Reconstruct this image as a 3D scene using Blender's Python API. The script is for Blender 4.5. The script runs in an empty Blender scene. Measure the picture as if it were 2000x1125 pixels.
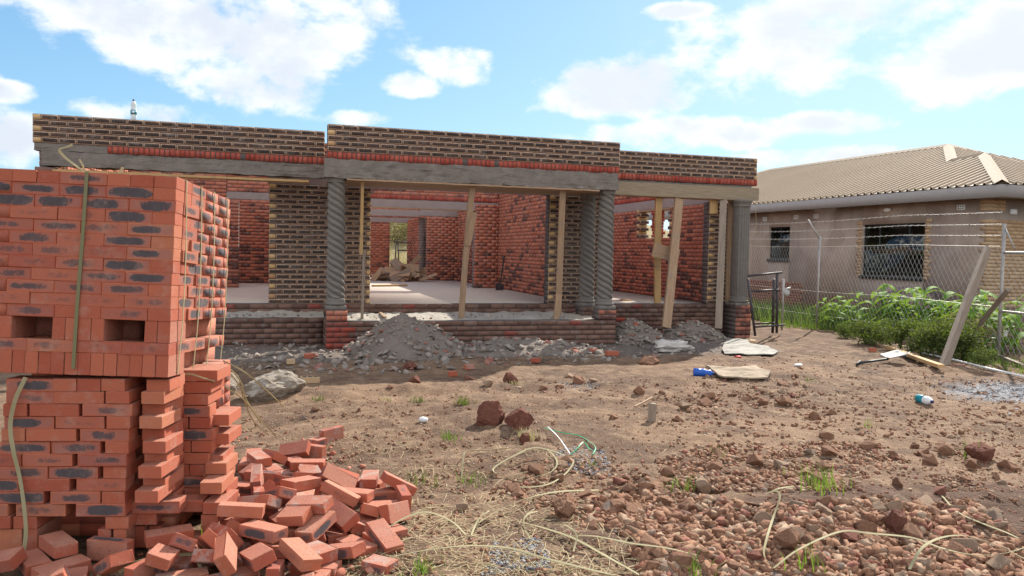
import bpy, bmesh, math, random
import numpy as np
from mathutils import Vector, Matrix, Quaternion, Euler
R_ = math.radians
random.seed(7); np.random.seed(7)
sc = bpy.context.scene
COL = sc.collection
# ------------------------------------------------------------------ camera
FPX, YAW, PITCH, ROLL = 1523.69, .2886, -.0454, .0201
CAM = np.array([-.6808, -12.4882, 1.1268])
cF = np.array([math.sin(YAW)*math.cos(PITCH), math.cos(YAW)*math.cos(PITCH), math.sin(PITCH)])
cR = np.array([math.cos(YAW), -math.sin(YAW), 0.]); cU = np.cross(cR, cF)
cR, cU = cR*math.cos(ROLL)+cU*math.sin(ROLL), -cR*math.sin(ROLL)+cU*math.cos(ROLL)
cam = bpy.data.cameras.new('camera'); co = bpy.data.objects.new('camera', cam); COL.objects.link(co)
cam.sensor_width = 36; cam.lens = 36*FPX/2000; cam.clip_end = 2000; cam.clip_start = .05
co.matrix_world = Matrix(((cR[0], cU[0], -cF[0], CAM[0]), (cR[1], cU[1], -cF[1], CAM[1]), (cR[2], cU[2], -cF[2], CAM[2]), (0, 0, 0, 1)))
sc.camera = co
sc.view_settings.view_transform = 'Standard'; sc.view_settings.look = 'None'
sc.view_settings.exposure = 1.1; sc.view_settings.gamma = 1
SUN_AZ, SUN_EL = R_(45), R_(35)      # azimuth measured from +X towards +Y
SD = Vector((math.cos(SUN_AZ)*math.cos(SUN_EL), math.sin(SUN_AZ)*math.cos(SUN_EL), math.sin(SUN_EL)))
sl = bpy.data.lights.new('sun', 'SUN'); so = bpy.data.objects.new('sun', sl); COL.objects.link(so)
sl.energy = 4.0; sl.angle = R_(.53); sl.color = (1, .93, .82)
so.rotation_euler = SD.to_track_quat('Z', 'Y').to_euler(); so.location = (0, 0, 30)

def ray(u, v):
    return cF + cR*(u-1000)/FPX - cU*(v-562.5)/FPX
def onz(u, v, z=-.42):
    d = ray(u, v); return CAM + d*(z-CAM[2])/d[2]
def ony(u, v, y):
    d = ray(u, v); return CAM + d*(y-CAM[1])/d[1]
def onx(u, v, x):
    d = ray(u, v); return CAM + d*(x-CAM[0])/d[0]

# ------------------------------------------------------------------ node helpers
class NT:
    def __init__(s, nt): s.nt = nt; s.nt.nodes.clear()
    def n(s, t, props=None, **inp):
        nd = s.nt.nodes.new(t)
        for k, v in (props or {}).items(): setattr(nd, k, v)
        for k, v in inp.items():
            key = k.replace('_', ' ')
            i = nd.inputs[int(k[1:])] if (k[0] == 'i' and k[1:].isdigit()) else nd.inputs[key]
            s.set(i, v)
        return nd
    def set(s, i, v):
        if isinstance(v, bpy.types.NodeSocket): s.nt.links.new(v, i)
        elif isinstance(v, bpy.types.Node): s.nt.links.new(v.outputs[0], i)
        else:
            if hasattr(i.default_value, '__len__') and not hasattr(v, '__len__'): v = [v]*len(i.default_value)
            if hasattr(v, '__len__') and len(i.default_value) == 4 and len(v) == 3: v = tuple(v)+(1,)
            i.default_value = v
    def m(s, op, a, b=0., c=None, clamp=False):
        nd = s.nt.nodes.new('ShaderNodeMath'); nd.operation = op; nd.use_clamp = clamp
        s.set(nd.inputs[0], a); s.set(nd.inputs[1], b)
        if c is not None: s.set(nd.inputs[2], c)
        return nd.outputs[0]
    def mix(s, f, a, b, bt='MIX'):
        nd = s.nt.nodes.new('ShaderNodeMix'); nd.data_type = 'RGBA'; nd.blend_type = bt
        s.set(nd.inputs[0], f); s.set(nd.inputs[6], a); s.set(nd.inputs[7], b)
        return nd.outputs[2]
    def sm(s, v, a, b, lo=0., hi=1.):
        nd = s.nt.nodes.new('ShaderNodeMapRange'); nd.interpolation_type = 'SMOOTHSTEP'
        for i, x in enumerate((v, a, b, lo, hi)): s.set(nd.inputs[i], x)
        return nd.outputs[0]
    def noise(s, vec, scale, detail=4, rough=.55, dist=0.):
        nd = s.n('ShaderNodeTexNoise', Scale=scale, Detail=detail, Roughness=rough, Distortion=dist)
        if vec is not None: s.set(nd.inputs['Vector'], vec)
        return nd.outputs[0]
    def vo(s, vec, scale, out='Distance', rnd=1.):
        nd = s.n('ShaderNodeTexVoronoi', Scale=scale, Randomness=rnd)
        if vec is not None: s.set(nd.inputs['Vector'], vec)
        return nd.outputs[out]
    def uv(s, name): return s.n('ShaderNodeUVMap', {'uv_map': name}).outputs[0]
    def xyz(s, v):
        nd = s.n('ShaderNodeSeparateXYZ'); s.set(nd.inputs[0], v); return nd.outputs
def mat(name, build):
    m = bpy.data.materials.new(name); m.use_nodes = True
    t = NT(m.node_tree); out = t.n('ShaderNodeOutputMaterial')
    sh = build(t); t.nt.links.new(sh.outputs[0] if isinstance(sh, bpy.types.Node) else sh, out.inputs[0])
    return m
def bsdf(t, col, rough=.9, bump=None, bd=.01, bs=1., **kw):
    b = t.n('ShaderNodeBsdfPrincipled'); t.set(b.inputs['Base Color'], col); t.set(b.inputs['Roughness'], rough)
    for k, v in kw.items(): t.set(b.inputs[k.replace('_', ' ')], v)
    if 'Specular_IOR_Level' not in kw: b.inputs['Specular IOR Level'].default_value = .25
    if bump is not None:
        n = t.n('ShaderNodeBump'); n.inputs['Distance'].default_value = bd; n.inputs['Strength'].default_value = bs
        t.set(n.inputs['Height'], bump); t.set(b.inputs['Normal'], n.outputs[0])
    return b
def pos(t): return t.n('ShaderNodeNewGeometry').outputs['Position']
def obj_(t): return t.n('ShaderNodeTexCoord').outputs['Object']
def orand(t): return t.n('ShaderNodeObjectInfo').outputs['Random']

# ------------------------------------------------------------------ sky with cumulus
w = bpy.data.worlds.new('World'); sc.world = w; w.use_nodes = True
t = NT(w.node_tree)
sky = t.n('ShaderNodeTexSky', {'sky_type': 'NISHITA', 'sun_disc': False, 'sun_elevation': SUN_EL, 'sun_rotation': R_(90)-SUN_AZ,
      'altitude': 1400, 'air_density': 1.0, 'dust_density': 1.6, 'ozone_density': 2.2})
d = t.n('ShaderNodeTexCoord').outputs['Generated']
X, Y, Z = t.xyz(d)
az = t.m('ARCTAN2', X, Y); el = t.m('ARCSINE', Z)
cmb = t.n('ShaderNodeCombineXYZ'); t.set(cmb.inputs[0], az); t.set(cmb.inputs[1], t.m('MULTIPLY', el, 1.5)); 
vec = cmb.outputs[0]
fb = t.noise(vec, 7.5, 9, .6, .25); fb2 = t.noise(vec, 26., 6, .62); vb = t.vo(vec, 17.)
rag = t.m('ADD', t.m('MULTIPLY', t.m('SUBTRACT', fb, .5), 3.4), t.m('MULTIPLY', t.m('SUBTRACT', fb2, .5), 1.5))
rag = t.m('ADD', rag, t.m('MULTIPLY', t.m('SUBTRACT', .38, vb), .8))
BL = [(430, 60, 330, 95), (560, 150, 120, 70), (230, 20, 260, 50), (700, 40, 90, 60), (470, 160, 130, 60), (800, 165, 70, 28), (890, 130, 80, 40), (20, 270, 60, 50), (10, 175, 60, 22),
      (300, 230, 150, 30), (700, 232, 90, 22), (1240, 160, 210, 60), (1450, 130, 240, 75), (1170, 205, 130, 35), (1560, 55, 210, 70), (1700, 20, 160, 60),
      (1900, 110, 150, 90), (1960, 60, 110, 60), (1400, 262, 190, 38), (1600, 240, 120, 26), (1200, 262, 130, 26), (1600, 310, 200, 26), (2300, 60, 300, 100), (-300, 100, 200, 90), (1330, 20, 80, 18), (2500, 300, 300, 50), (-500, 330, 300, 50)]
D = None
for u, v, ru, rv in BL:
    dd = ray(u, v); dd = dd/np.linalg.norm(dd); a0 = math.atan2(dd[0], dd[1]); e0 = math.asin(dd[2])
    a = t.m('DIVIDE', t.m('SUBTRACT', az, a0), ru/FPX); b = t.m('DIVIDE', t.m('SUBTRACT', el, e0), rv/FPX)
    r = t.m('SUBTRACT', 1., t.m('ADD', t.m('MULTIPLY', a, a), t.m('MULTIPLY', b, b)))
    r = t.m('MAXIMUM', r, -2.)
    D = r if D is None else t.m('SMOOTH_MAX', D, r, .5)
far = t.m('MULTIPLY', t.m('SUBTRACT', t.noise(d, 2.6, 3), .45), 6.)   # bright clouds added over the unseen rest of the sky as fill light
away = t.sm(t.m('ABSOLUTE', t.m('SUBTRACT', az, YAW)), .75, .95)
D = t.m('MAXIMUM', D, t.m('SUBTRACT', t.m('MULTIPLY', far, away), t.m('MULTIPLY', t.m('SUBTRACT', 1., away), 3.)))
V = t.m('ADD', t.m('SUBTRACT', D, .12), rag)
alpha = t.m('MULTIPLY', t.sm(V, -.22, .72), .96)
# the side that looks to the sun stays white, the thick body turns grey-blue
sunv = t.n('ShaderNodeVectorMath', {'operation': 'DOT_PRODUCT'}); t.set(sunv.inputs[0], d); t.set(sunv.inputs[1], tuple(SD))
glow = t.sm(sunv.outputs['Value'], .55, 1.)
fbs = t.noise(vec, 5., 5, .55, .2)
body = t.sm(t.m('ADD', t.m('ADD', D, t.m('MULTIPLY', t.m('SUBTRACT', fbs, .5), 3.)), t.m('MULTIPLY', t.m('SUBTRACT', fb, .5), 2.6)), .3, 1.3)
ccol = t.mix(body, (5.5, 5.5, 5.5), (3.75, 4.05, 4.5))
ccol = t.mix(t.m('MULTIPLY', glow, .25), ccol, (5.4, 5.4, 5.4)); ccol = t.mix(away, ccol, (12., 11.3, 10.5))  # unseen clouds set brighter than the visible ones, to fill the shade
skc = t.mix(1., sky.outputs[0], (.80, 1.20, 1.46), 'MULTIPLY')
den = t.n('ShaderNodeVectorMath', {'operation': 'MULTIPLY_ADD'}); t.set(den.inputs[0], skc); t.set(den.inputs[1], (.14, .122, .108)); t.set(den.inputs[2], (1., 1., 1.))
dv = t.n('ShaderNodeVectorMath', {'operation': 'DIVIDE'}); t.set(dv.inputs[0], skc); t.set(dv.inputs[1], den.outputs[0]); skc = dv.outputs[0]
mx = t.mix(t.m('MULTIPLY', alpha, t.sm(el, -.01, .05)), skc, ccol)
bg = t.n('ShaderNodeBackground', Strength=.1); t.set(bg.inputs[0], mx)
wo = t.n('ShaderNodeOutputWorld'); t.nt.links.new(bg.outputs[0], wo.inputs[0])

# ------------------------------------------------------------------ object helpers
def tag(o, label=None, cat=None, group=None, kind=None):
    if label: o['label'] = label
    if cat: o['category'] = cat
    if group: o['group'] = group
    if kind: o['kind'] = kind
    return o
def empty(name, loc, label, cat, group=None, rot=None):
    o = bpy.data.objects.new(name, None); COL.objects.link(o); o.location = loc; o.empty_display_size = .1
    if rot is not None: o.rotation_euler = rot
    return tag(o, label, cat, group)
def link(name, me, m, parent=None, smooth=False, world=True):
    o = bpy.data.objects.new(name, me); COL.objects.link(o)
    if m is not None and len(me.materials) == 0:
        for x in (m if isinstance(m, (list, tuple)) else [m]): me.materials.append(x)
    if smooth: me.shade_smooth()
    if parent is not None:
        o.parent = parent
        if world: o.matrix_parent_inverse = parent_inv(parent)
    return o
def pyme(name, v, f):
    me = bpy.data.meshes.new(name); me.from_pydata([tuple(map(float, a)) for a in v], [], f); me.update(); return me
def nprot(rz=0, ry=0, rx=0): return np.array(Euler((rx, ry, rz)).to_matrix())
CUBE = np.array([[-1,-1,-1],[1,-1,-1],[1,1,-1],[-1,1,-1],[-1,-1,1],[1,-1,1],[1,1,1],[-1,1,1]], float)
FACES = np.array([[1,2,6,5],[3,0,4,7],[0,1,5,4],[2,3,7,6],[4,5,6,7],[3,2,1,0]])   # +x -x -y +y +z -z
FAX = [(1,2),(1,2),(0,2),(0,2),(0,1),(0,1)]
class MB:
    """many boxes gathered into one mesh, each face with metric UVs, its half size and a random/kind pair"""
    def __init__(s): s.c = []; s.h = []; s.R = []; s.rk = []
    def box(s, c, h, R=None, rnd=None, k=(0,)*6):
        s.c.append(c); s.h.append(h); s.R.append(np.eye(3) if R is None else R)
        rnd = random.random() if rnd is None else rnd
        s.rk.append([(rnd, x) for x in (k if hasattr(k, '__len__') else (k,)*6)])
    def span(s, a, b, R=None, **kw):
        a = np.array(a, float); b = np.array(b, float); s.box((a+b)/2, abs(b-a)/2, R, **kw)
    def mesh(s, name):
        n = len(s.c); c = np.array(s.c, float); h = np.array(s.h, float); R = np.array(s.R, float)
        loc = CUBE[None]*h[:, None, :]
        v = np.einsum('nij,nkj->nki', R, loc)+c[:, None, :]
        f = (FACES[None]+8*np.arange(n)[:, None, None]).reshape(-1, 4)
        me = bpy.data.meshes.new(name); me.vertices.add(8*n); me.vertices.foreach_set('co', v.reshape(-1))
        me.loops.add(24*n); me.loops.foreach_set('vertex_index', f.reshape(-1).astype(np.int32))
        me.polygons.add(6*n); me.polygons.foreach_set('loop_start', np.arange(0, 24*n, 4, dtype=np.int32))
        me.update(calc_edges=True)
        uv = np.zeros((n, 6, 4, 2)); hs = np.zeros((n, 6, 4, 2)); rk = np.zeros((n, 6, 4, 2))
        for i, (a, b) in enumerate(FAX):
            uv[:, i, :, 0] = loc[:, FACES[i], a]; uv[:, i, :, 1] = loc[:, FACES[i], b]
            hs[:, i, :, 0] = h[:, None, a]; hs[:, i, :, 1] = h[:, None, b]
        rk[:] = np.array(s.rk, float)[:, :, None, :]
        for nm, ar in (('uv', uv), ('hs', hs), ('rk', rk)):
            l = me.uv_layers.new(name=nm); l.data.foreach_set('uv', ar.reshape(-1))
        return me
def brick_mesh(name, L, W, H, k, rnd, bev=.0035, seed=0, jit=.0016):
    """one brick with worn edges; UVs as in MB"""
    rs = random.Random(seed); bm = bmesh.new(); bmesh.ops.create_cube(bm, size=1)
    for v in bm.verts: v.co = Vector((v.co.x*L, v.co.y*W, v.co.z*H))
    bmesh.ops.bevel(bm, geom=list(bm.edges), offset=bev, segments=2, profile=.6, affect='EDGES')
    for v in bm.verts: v.co += Vector((rs.uniform(-1, 1), rs.uniform(-1, 1), rs.uniform(-1, 1)))*jit
    l1 = bm.loops.layers.uv.new('uv'); l2 = bm.loops.layers.uv.new('hs'); l3 = bm.loops.layers.uv.new('rk')
    hh = (L/2, W/2, H/2)
    for f in bm.faces:
        n = f.normal; a = [abs(n.x), abs(n.y), abs(n.z)].index(max(abs(n.x), abs(n.y), abs(n.z)))
        p, q = ((1, 2), (0, 2), (0, 1))[a]; fi = (1 if n.x < 0 else 0, 2 if n.y < 0 else 3, 4 if n.z > 0 else 5)[a]
        for lp in f.loops:
            lp[l1].uv = (lp.vert.co[p], lp.vert.co[q]); lp[l2].uv = (hh[p], hh[q]); lp[l3].uv = (rnd, k[fi])
    me = bpy.data.meshes.new(name); bm.to_mesh(me); bm.free(); return me
def vnoise(x, y, seed=0):
    x = np.asarray(x, float); y = np.asarray(y, float)
    xi = np.floor(x).astype(np.int64); yi = np.floor(y).astype(np.int64); fx = x-xi; fy = y-yi
    def hsh(a, b):
        n = (a*374761393+b*668265263+seed*1442695041) & 0x7fffffff
        n = ((n ^ (n >> 13))*1274126177) & 0x7fffffff
        return ((n ^ (n >> 16)) & 0xffff)/65535.
    sx = fx*fx*(3-2*fx); sy = fy*fy*(3-2*fy)
    a = hsh(xi, yi); b = hsh(xi+1, yi); c = hsh(xi, yi+1); dd = hsh(xi+1, yi+1)
    return (a*(1-sx)+b*sx)*(1-sy)+(c*(1-sx)+dd*sx)*sy-.5
def fbm(x, y, sc_=1., o=4, seed=0, g=.5):
    r = 0.; a = 1.
    for i in range(o): r = r+a*vnoise(x*sc_+i*17.3, y*sc_+i*9.1, seed+i); sc_ *= 2.03; a *= g
    return r
def gh(x, y):
    """height of the ground"""
    x = np.asarray(x, float); y = np.asarray(y, float)
    z = -.42+.07*fbm(x, y, .7, 3, 3)+.030*fbm(x, y, 3.1, 3, 5)
    near = np.clip((y+6)/4, 0, 1)*np.clip((3-y)/1, 0, 1)
    z = z*(1-.3*near)+.3*near*-.42
    z = z+.10*np.exp(-((x-2.6)/1.7)**2-((y+9.0)/.8)**2)           # stone spread, lower right
    z = z+.11*fbm(x, y, 2.3, 3, 44)*np.exp(-((x-2.4)/1.9)**2-((y+8.7)/1.1)**2)
    z = z+.05*np.exp(-((x-.95)/.7)**2-((y+6.9)/.35)**2)
    z = z+.06*np.exp(-((x-9.6)/1.3)**2-((y+1.4)/1.6)**2)
    z = z+.055*np.exp(-((y+4.05-.04*x)/.2)**2)*np.clip(.5+2*vnoise(x*1.3, y*.3, 61), 0, 1.4)-.035*np.exp(-((y+5.25-.05*x)/.22)**2)-.03*np.exp(-((y+6.6-.12*x)/.2)**2)*(x < 1.2)
    hill = np.clip((y-22)/30, 0, 1); z = z+5.2*hill*hill*(3-2*hill)*(1+.3*fbm(x, y, .06, 3, 8))*np.clip((40-np.abs(x-8))/20, 0, 1)
    return z
def G(u, v, up=0.):
    p = onz(u, v)
    for _ in range(4): p = onz(u, v, float(gh(p[0], p[1])))
    p = p.copy(); p[2] += up; return p

# ------------------------------------------------------------------ materials
def facebrick(t):
    U = t.uv('uv'); H = t.uv('hs'); K = t.uv('rk'); P = pos(t)
    ux, uy, _ = t.xyz(U); hx, hy, _ = t.xyz(H); rn, kd, _ = t.xyz(K)
    n1 = t.noise(P, 60., 3); n2 = t.noise(P, 11., 3)
    e = t.m('MINIMUM', t.m('SUBTRACT', hx, t.m('ABSOLUTE', ux)), t.m('SUBTRACT', hy, t.m('ABSOLUTE', uy)))
    e2 = t.m('ADD', e, t.m('MULTIPLY', t.m('SUBTRACT', n1, .5), .016))
    rim = t.mix(t.m('FRACT', t.m('MULTIPLY', rn, 7.)), (.47, .30, .20), (.58, .40, .28))
    mid = t.mix(rn, (.19, .10, .07), (.25, .15, .105))
    core = t.mix(t.m('FRACT', t.m('MULTIPLY', rn, 13.)), (.028, .023, .022), (.078, .048, .038))
    c = t.mix(t.sm(e2, .006, .0105), rim, mid); c = t.mix(t.m('MULTIPLY', t.sm(e2, .009, .015), t.sm(n2, .25, .5, .65, 1.)), c, core)
    tan = t.mix(t.m('FRACT', t.m('MULTIPLY', rn, 5.)), (.50, .31, .14), (.60, .40, .20))
    tan = t.mix(t.m('MULTIPLY', t.sm(t.m('FRACT', t.m('MULTIPLY', rn, 3.7)), .8, .9), .6), tan, (.33, .13, .07))
    c = t.mix(t.sm(kd, .4, .6), c, tan)
    dust = t.sm(t.noise(P, 2.3, 4), .45, .8); c = t.mix(t.m('MULTIPLY', dust, .18), c, (.28, .24, .21)); c = t.mix(t.m('MULTIPLY', t.sm(t.noise(P, 5.5, 6, .75), .5, .68), .42), c, (.30, .255, .225))
    c = t.mix(t.m('MULTIPLY', t.sm(t.noise(P, 90., 2), .68, .75), .4), c, (.45, .42, .40))
    return bsdf(t, c, .8, n1, .003)
M_face = mat('face_brick', facebrick)
def stock(t):
    K = t.uv('rk'); P = pos(t); rn, kd, _ = t.xyz(K)
    r2 = t.m('FRACT', t.m('MULTIPLY', rn, 11.3)); r3 = t.m('FRACT', t.m('MULTIPLY', rn, 29.7))
    n1 = t.noise(P, 45., 4, .6)
    c = t.mix(r2, (.37, .112, .066), (.50, .185, .115))
    c = t.mix(t.m('MULTIPLY', t.sm(r3, .6, .95), .6), c, (.36, .14, .10))
    reg = t.noise(P, .9, 3, .6)
    px, py, pz = t.xyz(P)
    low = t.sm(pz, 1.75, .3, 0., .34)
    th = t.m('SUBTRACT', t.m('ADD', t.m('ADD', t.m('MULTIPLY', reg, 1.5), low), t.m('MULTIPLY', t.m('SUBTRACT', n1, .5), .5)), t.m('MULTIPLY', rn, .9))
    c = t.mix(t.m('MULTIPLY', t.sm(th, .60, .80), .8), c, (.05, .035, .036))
    sm = t.m('MULTIPLY', t.sm(t.noise(P, 19., 5, .7), .47, .64), .7)
    c = t.mix(sm, c, (.27, .195, .175))
    return bsdf(t, c, .95, n1, .003, Specular_IOR_Level=.05)
M_stock = mat('stock_brick', stock)
def redbrick(t):
    K = t.uv('rk'); P = pos(t); rn, kd, _ = t.xyz(K); n1 = t.noise(P, 50., 4, .6)
    r2 = t.m('FRACT', t.m('MULTIPLY', rn, 11.3))
    c = t.mix(r2, (.30, .052, .036), (.42, .11, .075))
    c = t.mix(t.sm(t.noise(P, 24., 4, .65), .52, .72), c, (.25, .16, .15))
    return bsdf(t, c, .95, n1, .003, Specular_IOR_Level=.05)
M_red = mat('red_brick', redbrick)
def stepbrick(t):
    U = t.uv('uv'); H = t.uv('hs'); K = t.uv('rk'); P = pos(t)
    rn, kd, _ = t.xyz(K); n1 = t.noise(P, 45., 4, .6)
    c = t.mix(rn, (.125, .070, .055), (.215, .125, .095)); px, py, pz = t.xyz(P)
    c = t.mix(t.m('MULTIPLY', kd, .9), c, t.mix(t.m('FRACT', t.m('MULTIPLY', rn, 9.)), (.34, .06, .04), (.17, .07, .06)))
    c = t.mix(t.sm(t.noise(P, 7., 5, .65), .5, .75, 0., .6), c, (.22, .20, .19))
    return bsdf(t, c, .95, n1, .003, Specular_IOR_Level=.05)
M_step = mat('step_brick', stepbrick)
def packbrick(t):
    U = t.uv('uv'); H = t.uv('hs'); K = t.uv('rk'); P = obj_(t); R = orand(t)
    off = t.n('ShaderNodeVectorMath', {'operation': 'ADD'}); t.set(off.inputs[0], P)
    cc = t.n('ShaderNodeCombineXYZ'); t.set(cc.inputs[0], t.m('MULTIPLY', R, 37.)); t.set(cc.inputs[1], t.m('MULTIPLY', R, 91.)); t.set(off.inputs[1], cc.outputs[0])
    P = off.outputs[0]
    ux, uy, _ = t.xyz(U); hx, hy, _ = t.xyz(H); rn0, kd, _ = t.xyz(K)
    rn = t.m('FRACT', t.m('ADD', rn0, R)); n1 = t.noise(P, 90., 4, .65); n2 = t.noise(P, 22., 3); r2 = t.m('FRACT', t.m('MULTIPLY', rn, 7.7))
    base = t.mix(rn, (.33, .080, .046), (.42, .125, .068)); base = t.mix(t.sm(r2, .78, .92, 0., .6), base, (.44, .17, .09))
    base = t.mix(t.m('MULTIPLY', t.sm(n2, .45, .7), .3), base, (.36, .12, .085))
    # dark kiln bloom in the middle of a stretcher face, framed by a paler rim
    e = t.m('MINIMUM', t.m('SUBTRACT', hx, t.m('ABSOLUTE', ux)), t.m('SUBTRACT', hy, t.m('ABSOLUTE', uy)))
    e2 = t.m('ADD', e, t.m('MULTIPLY', t.m('SUBTRACT', n2, .5), .012))
    tint = t.m('MULTIPLY', t.sm(e2, .003, .012), t.m('MINIMUM', kd, .75))
    c = t.mix(tint, base, (.30, .125, .10))
    a = t.m('DIVIDE', t.m('ADD', ux, t.m('MULTIPLY', t.m('SUBTRACT', r2, .5), t.m('MULTIPLY', hx, .4))), t.m('MULTIPLY', hx, t.m('MULTIPLY_ADD', t.m('FRACT', t.m('MULTIPLY', rn, 3.3)), .38, .56)))
    b = t.m('DIVIDE', uy, t.m('MULTIPLY', hy, t.m('MULTIPLY_ADD', t.m('FRACT', t.m('MULTIPLY', rn, 17.3)), .34, .50))); a4 = t.m('POWER', t.m('ABSOLUTE', a), 3.5); b4 = t.m('POWER', t.m('ABSOLUTE', b), 2.8)
    q = t.m('ADD', t.m('ADD', a4, b4), t.m('ADD', t.m('MULTIPLY', t.m('SUBTRACT', n1, .5), 1.6), t.m('MULTIPLY', t.m('SUBTRACT', t.noise(P, 28., 3, .6), .5), 2.6)))
    q = t.m('ADD', q, t.m('MULTIPLY', t.m('SUBTRACT', 1., kd), 1.5))
    patch = t.m('MULTIPLY', t.sm(q, 1.5, .75), t.sm(kd, .05, .3))
    c = t.mix(t.m('MULTIPLY', patch, t.sm(kd, 0., .8, .3, .93)), c, t.mix(n2, (.030, .036, .046), (.09, .085, .09)))
    bed = t.m('GREATER_THAN', t.m('MINIMUM', hx, hy), .045)
    c = t.mix(t.m('MULTIPLY', bed, .5), c, (.42, .21, .15))
    sp = t.m('MULTIPLY', t.m('MULTIPLY', t.sm(t.vo(P, 85.), .26, .14), bed), t.sm(n2, .35, .6))
    c = t.mix(t.m('MULTIPLY', sp, .6), c, (.12, .05, .04))
    c = t.mix(t.m('MULTIPLY', t.sm(t.noise(P, 6., 5, .75), .5, .72), .4), c, (.40, .27, .21)); c = t.mix(t.m('MULTIPLY', t.sm(t.noise(P, 140., 2), .66, .74), .5), c, (.12, .06, .05))
    hgt = t.m('ADD', t.m('MULTIPLY', n1, .6), t.m('MULTIPLY', sp, -1.3))
    return bsdf(t, c, .86, hgt, .0035)
M_pack = mat('fired_brick', packbrick)
def loosebrick(t):   # same clay, some with dried mortar on them
    g = packbrick(t); l = g.inputs['Base Color'].links[0].from_socket; P = obj_(t); R = orand(t)
    cc = t.n('ShaderNodeCombineXYZ'); t.set(cc.inputs[0], t.m('MULTIPLY', R, 17.)); off = t.n('ShaderNodeVectorMath', {'operation': 'ADD'}); t.set(off.inputs[0], P); t.set(off.inputs[1], cc.outputs[0])
    mk = t.m('MULTIPLY', t.sm(t.noise(off.outputs[0], 9., 5, .7), .5, .58), t.sm(t.m('FRACT', t.m('MULTIPLY', R, 5.3)), .6, .7))
    t.set(g.inputs['Base Color'], t.mix(t.m('MULTIPLY', mk, .5), l, (.36, .30, .26))); return g
M_loose = mat('loose_brick', loosebrick)
def concrete(c1, c2, sc_=6., bd=.012, stain=.5):
    def f(t):
        P = pos(t); n = t.noise(P, sc_, 6, .65); n2 = t.noise(P, sc_*9, 4, .6)
        mp = t.n('ShaderNodeMapping', Scale=(1., 1., 9.)); t.set(mp.inputs['Vector'], P); st = t.noise(mp.outputs[0], 2.2, 5, .7)
        c = t.mix(n, c1, c2); c = t.mix(t.m('MULTIPLY', t.sm(st, .5, .7), stain), c, tuple(x*.55 for x in c1))
        return bsdf(t, c, .92, t.m('ADD', t.m('MULTIPLY', n, .6), t.m('MULTIPLY', n2, .4)), bd)
    return f
M_beam = mat('rough_concrete', concrete((.13, .11, .095), (.29, .255, .225), 5., .03, .75))
M_column = mat('column_concrete', concrete((.13, .115, .10), (.21, .19, .17), 7., .006, .3))
M_lintel = mat('lintel_concrete', concrete((.23, .19, .18), (.33, .275, .26), 4., .006, .2))
M_slab = mat('slab_concrete', concrete((.50, .41, .345), (.62, .53, .45), 3., .006, .12))
M_fill = mat('porch_mortar_fill', concrete((.30, .27, .23), (.46, .42, .36), 5., .03, .1))
def plasterm(t):
    P = pos(t); mp = t.n('ShaderNodeMapping', Scale=(3., 3., .35)); t.set(mp.inputs['Vector'], P); st = t.noise(mp.outputs[0], 1.6, 5, .7); n = t.noise(P, 1.3, 5, .6); px, py, pz = t.xyz(P)
    c = t.mix(t.sm(n, .35, .65), (.315, .245, .20), (.42, .34, .285)); c = t.mix(t.sm(st, .52, .72, 0., .35), c, (.20, .155, .135))
    splash = t.sm(t.m('ADD', pz, t.m('MULTIPLY', t.noise(P, 3., 4), .9)), .75, .2, 0., .45); c = t.mix(splash, c, (.30, .17, .115))
    return bsdf(t, c, .93, t.noise(P, 30., 4), .004)
M_plaster = mat('grey_plaster', plasterm)
M_mortar = mat('mortar', lambda t: bsdf(t, t.mix(t.noise(pos(t), 8., 4), (.07, .055, .05), (.16, .135, .125)), .95, t.noise(pos(t), 80.), .004))  # facade mortar, colour darkened for the shade in its recessed joints
M_mortar2 = mat('wall_mortar', lambda t: bsdf(t, t.mix(t.noise(pos(t), 8., 4), (.12, .085, .08), (.27, .22, .205)), .95, t.noise(pos(t), 80.), .004))
def wood(c1, c2, sc_=1.):
    def f(t):
        P = obj_(t); R = orand(t)
        mp = t.n('ShaderNodeMapping', Scale=(1.2*sc_, 22*sc_, 22*sc_)); t.set(mp.inputs['Vector'], P)
        o = t.n('ShaderNodeCombineXYZ'); t.set(o.inputs[0], t.m('MULTIPLY', R, 50.)); t.set(mp.inputs['Location'], o.outputs[0])
        n = t.noise(mp.outputs[0], 3., 6, .6, .6); n2 = t.noise(P, 5., 4)
        c = t.mix(t.sm(n, .3, .7), c1, c2); c = t.mix(t.m('MULTIPLY', t.sm(n2, .5, .75), .5), c, (.24, .2, .165))
        c = t.mix(t.m('MULTIPLY', R, .35), c, tuple(x*.6 for x in c1))
        return bsdf(t, c, .8, n, .003)
    return f
M_wood = mat('sawn_timber', wood((.30, .19, .115), (.44, .30, .19)))
M_woody = mat('yellow_timber', wood((.46, .28, .12), (.60, .40, .19)))
M_form = mat('shuttering_timber', wood((.25, .19, .125), (.37, .295, .205)))
M_woodg = mat('weathered_timber', wood((.22, .17, .13), (.36, .285, .22)))
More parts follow.
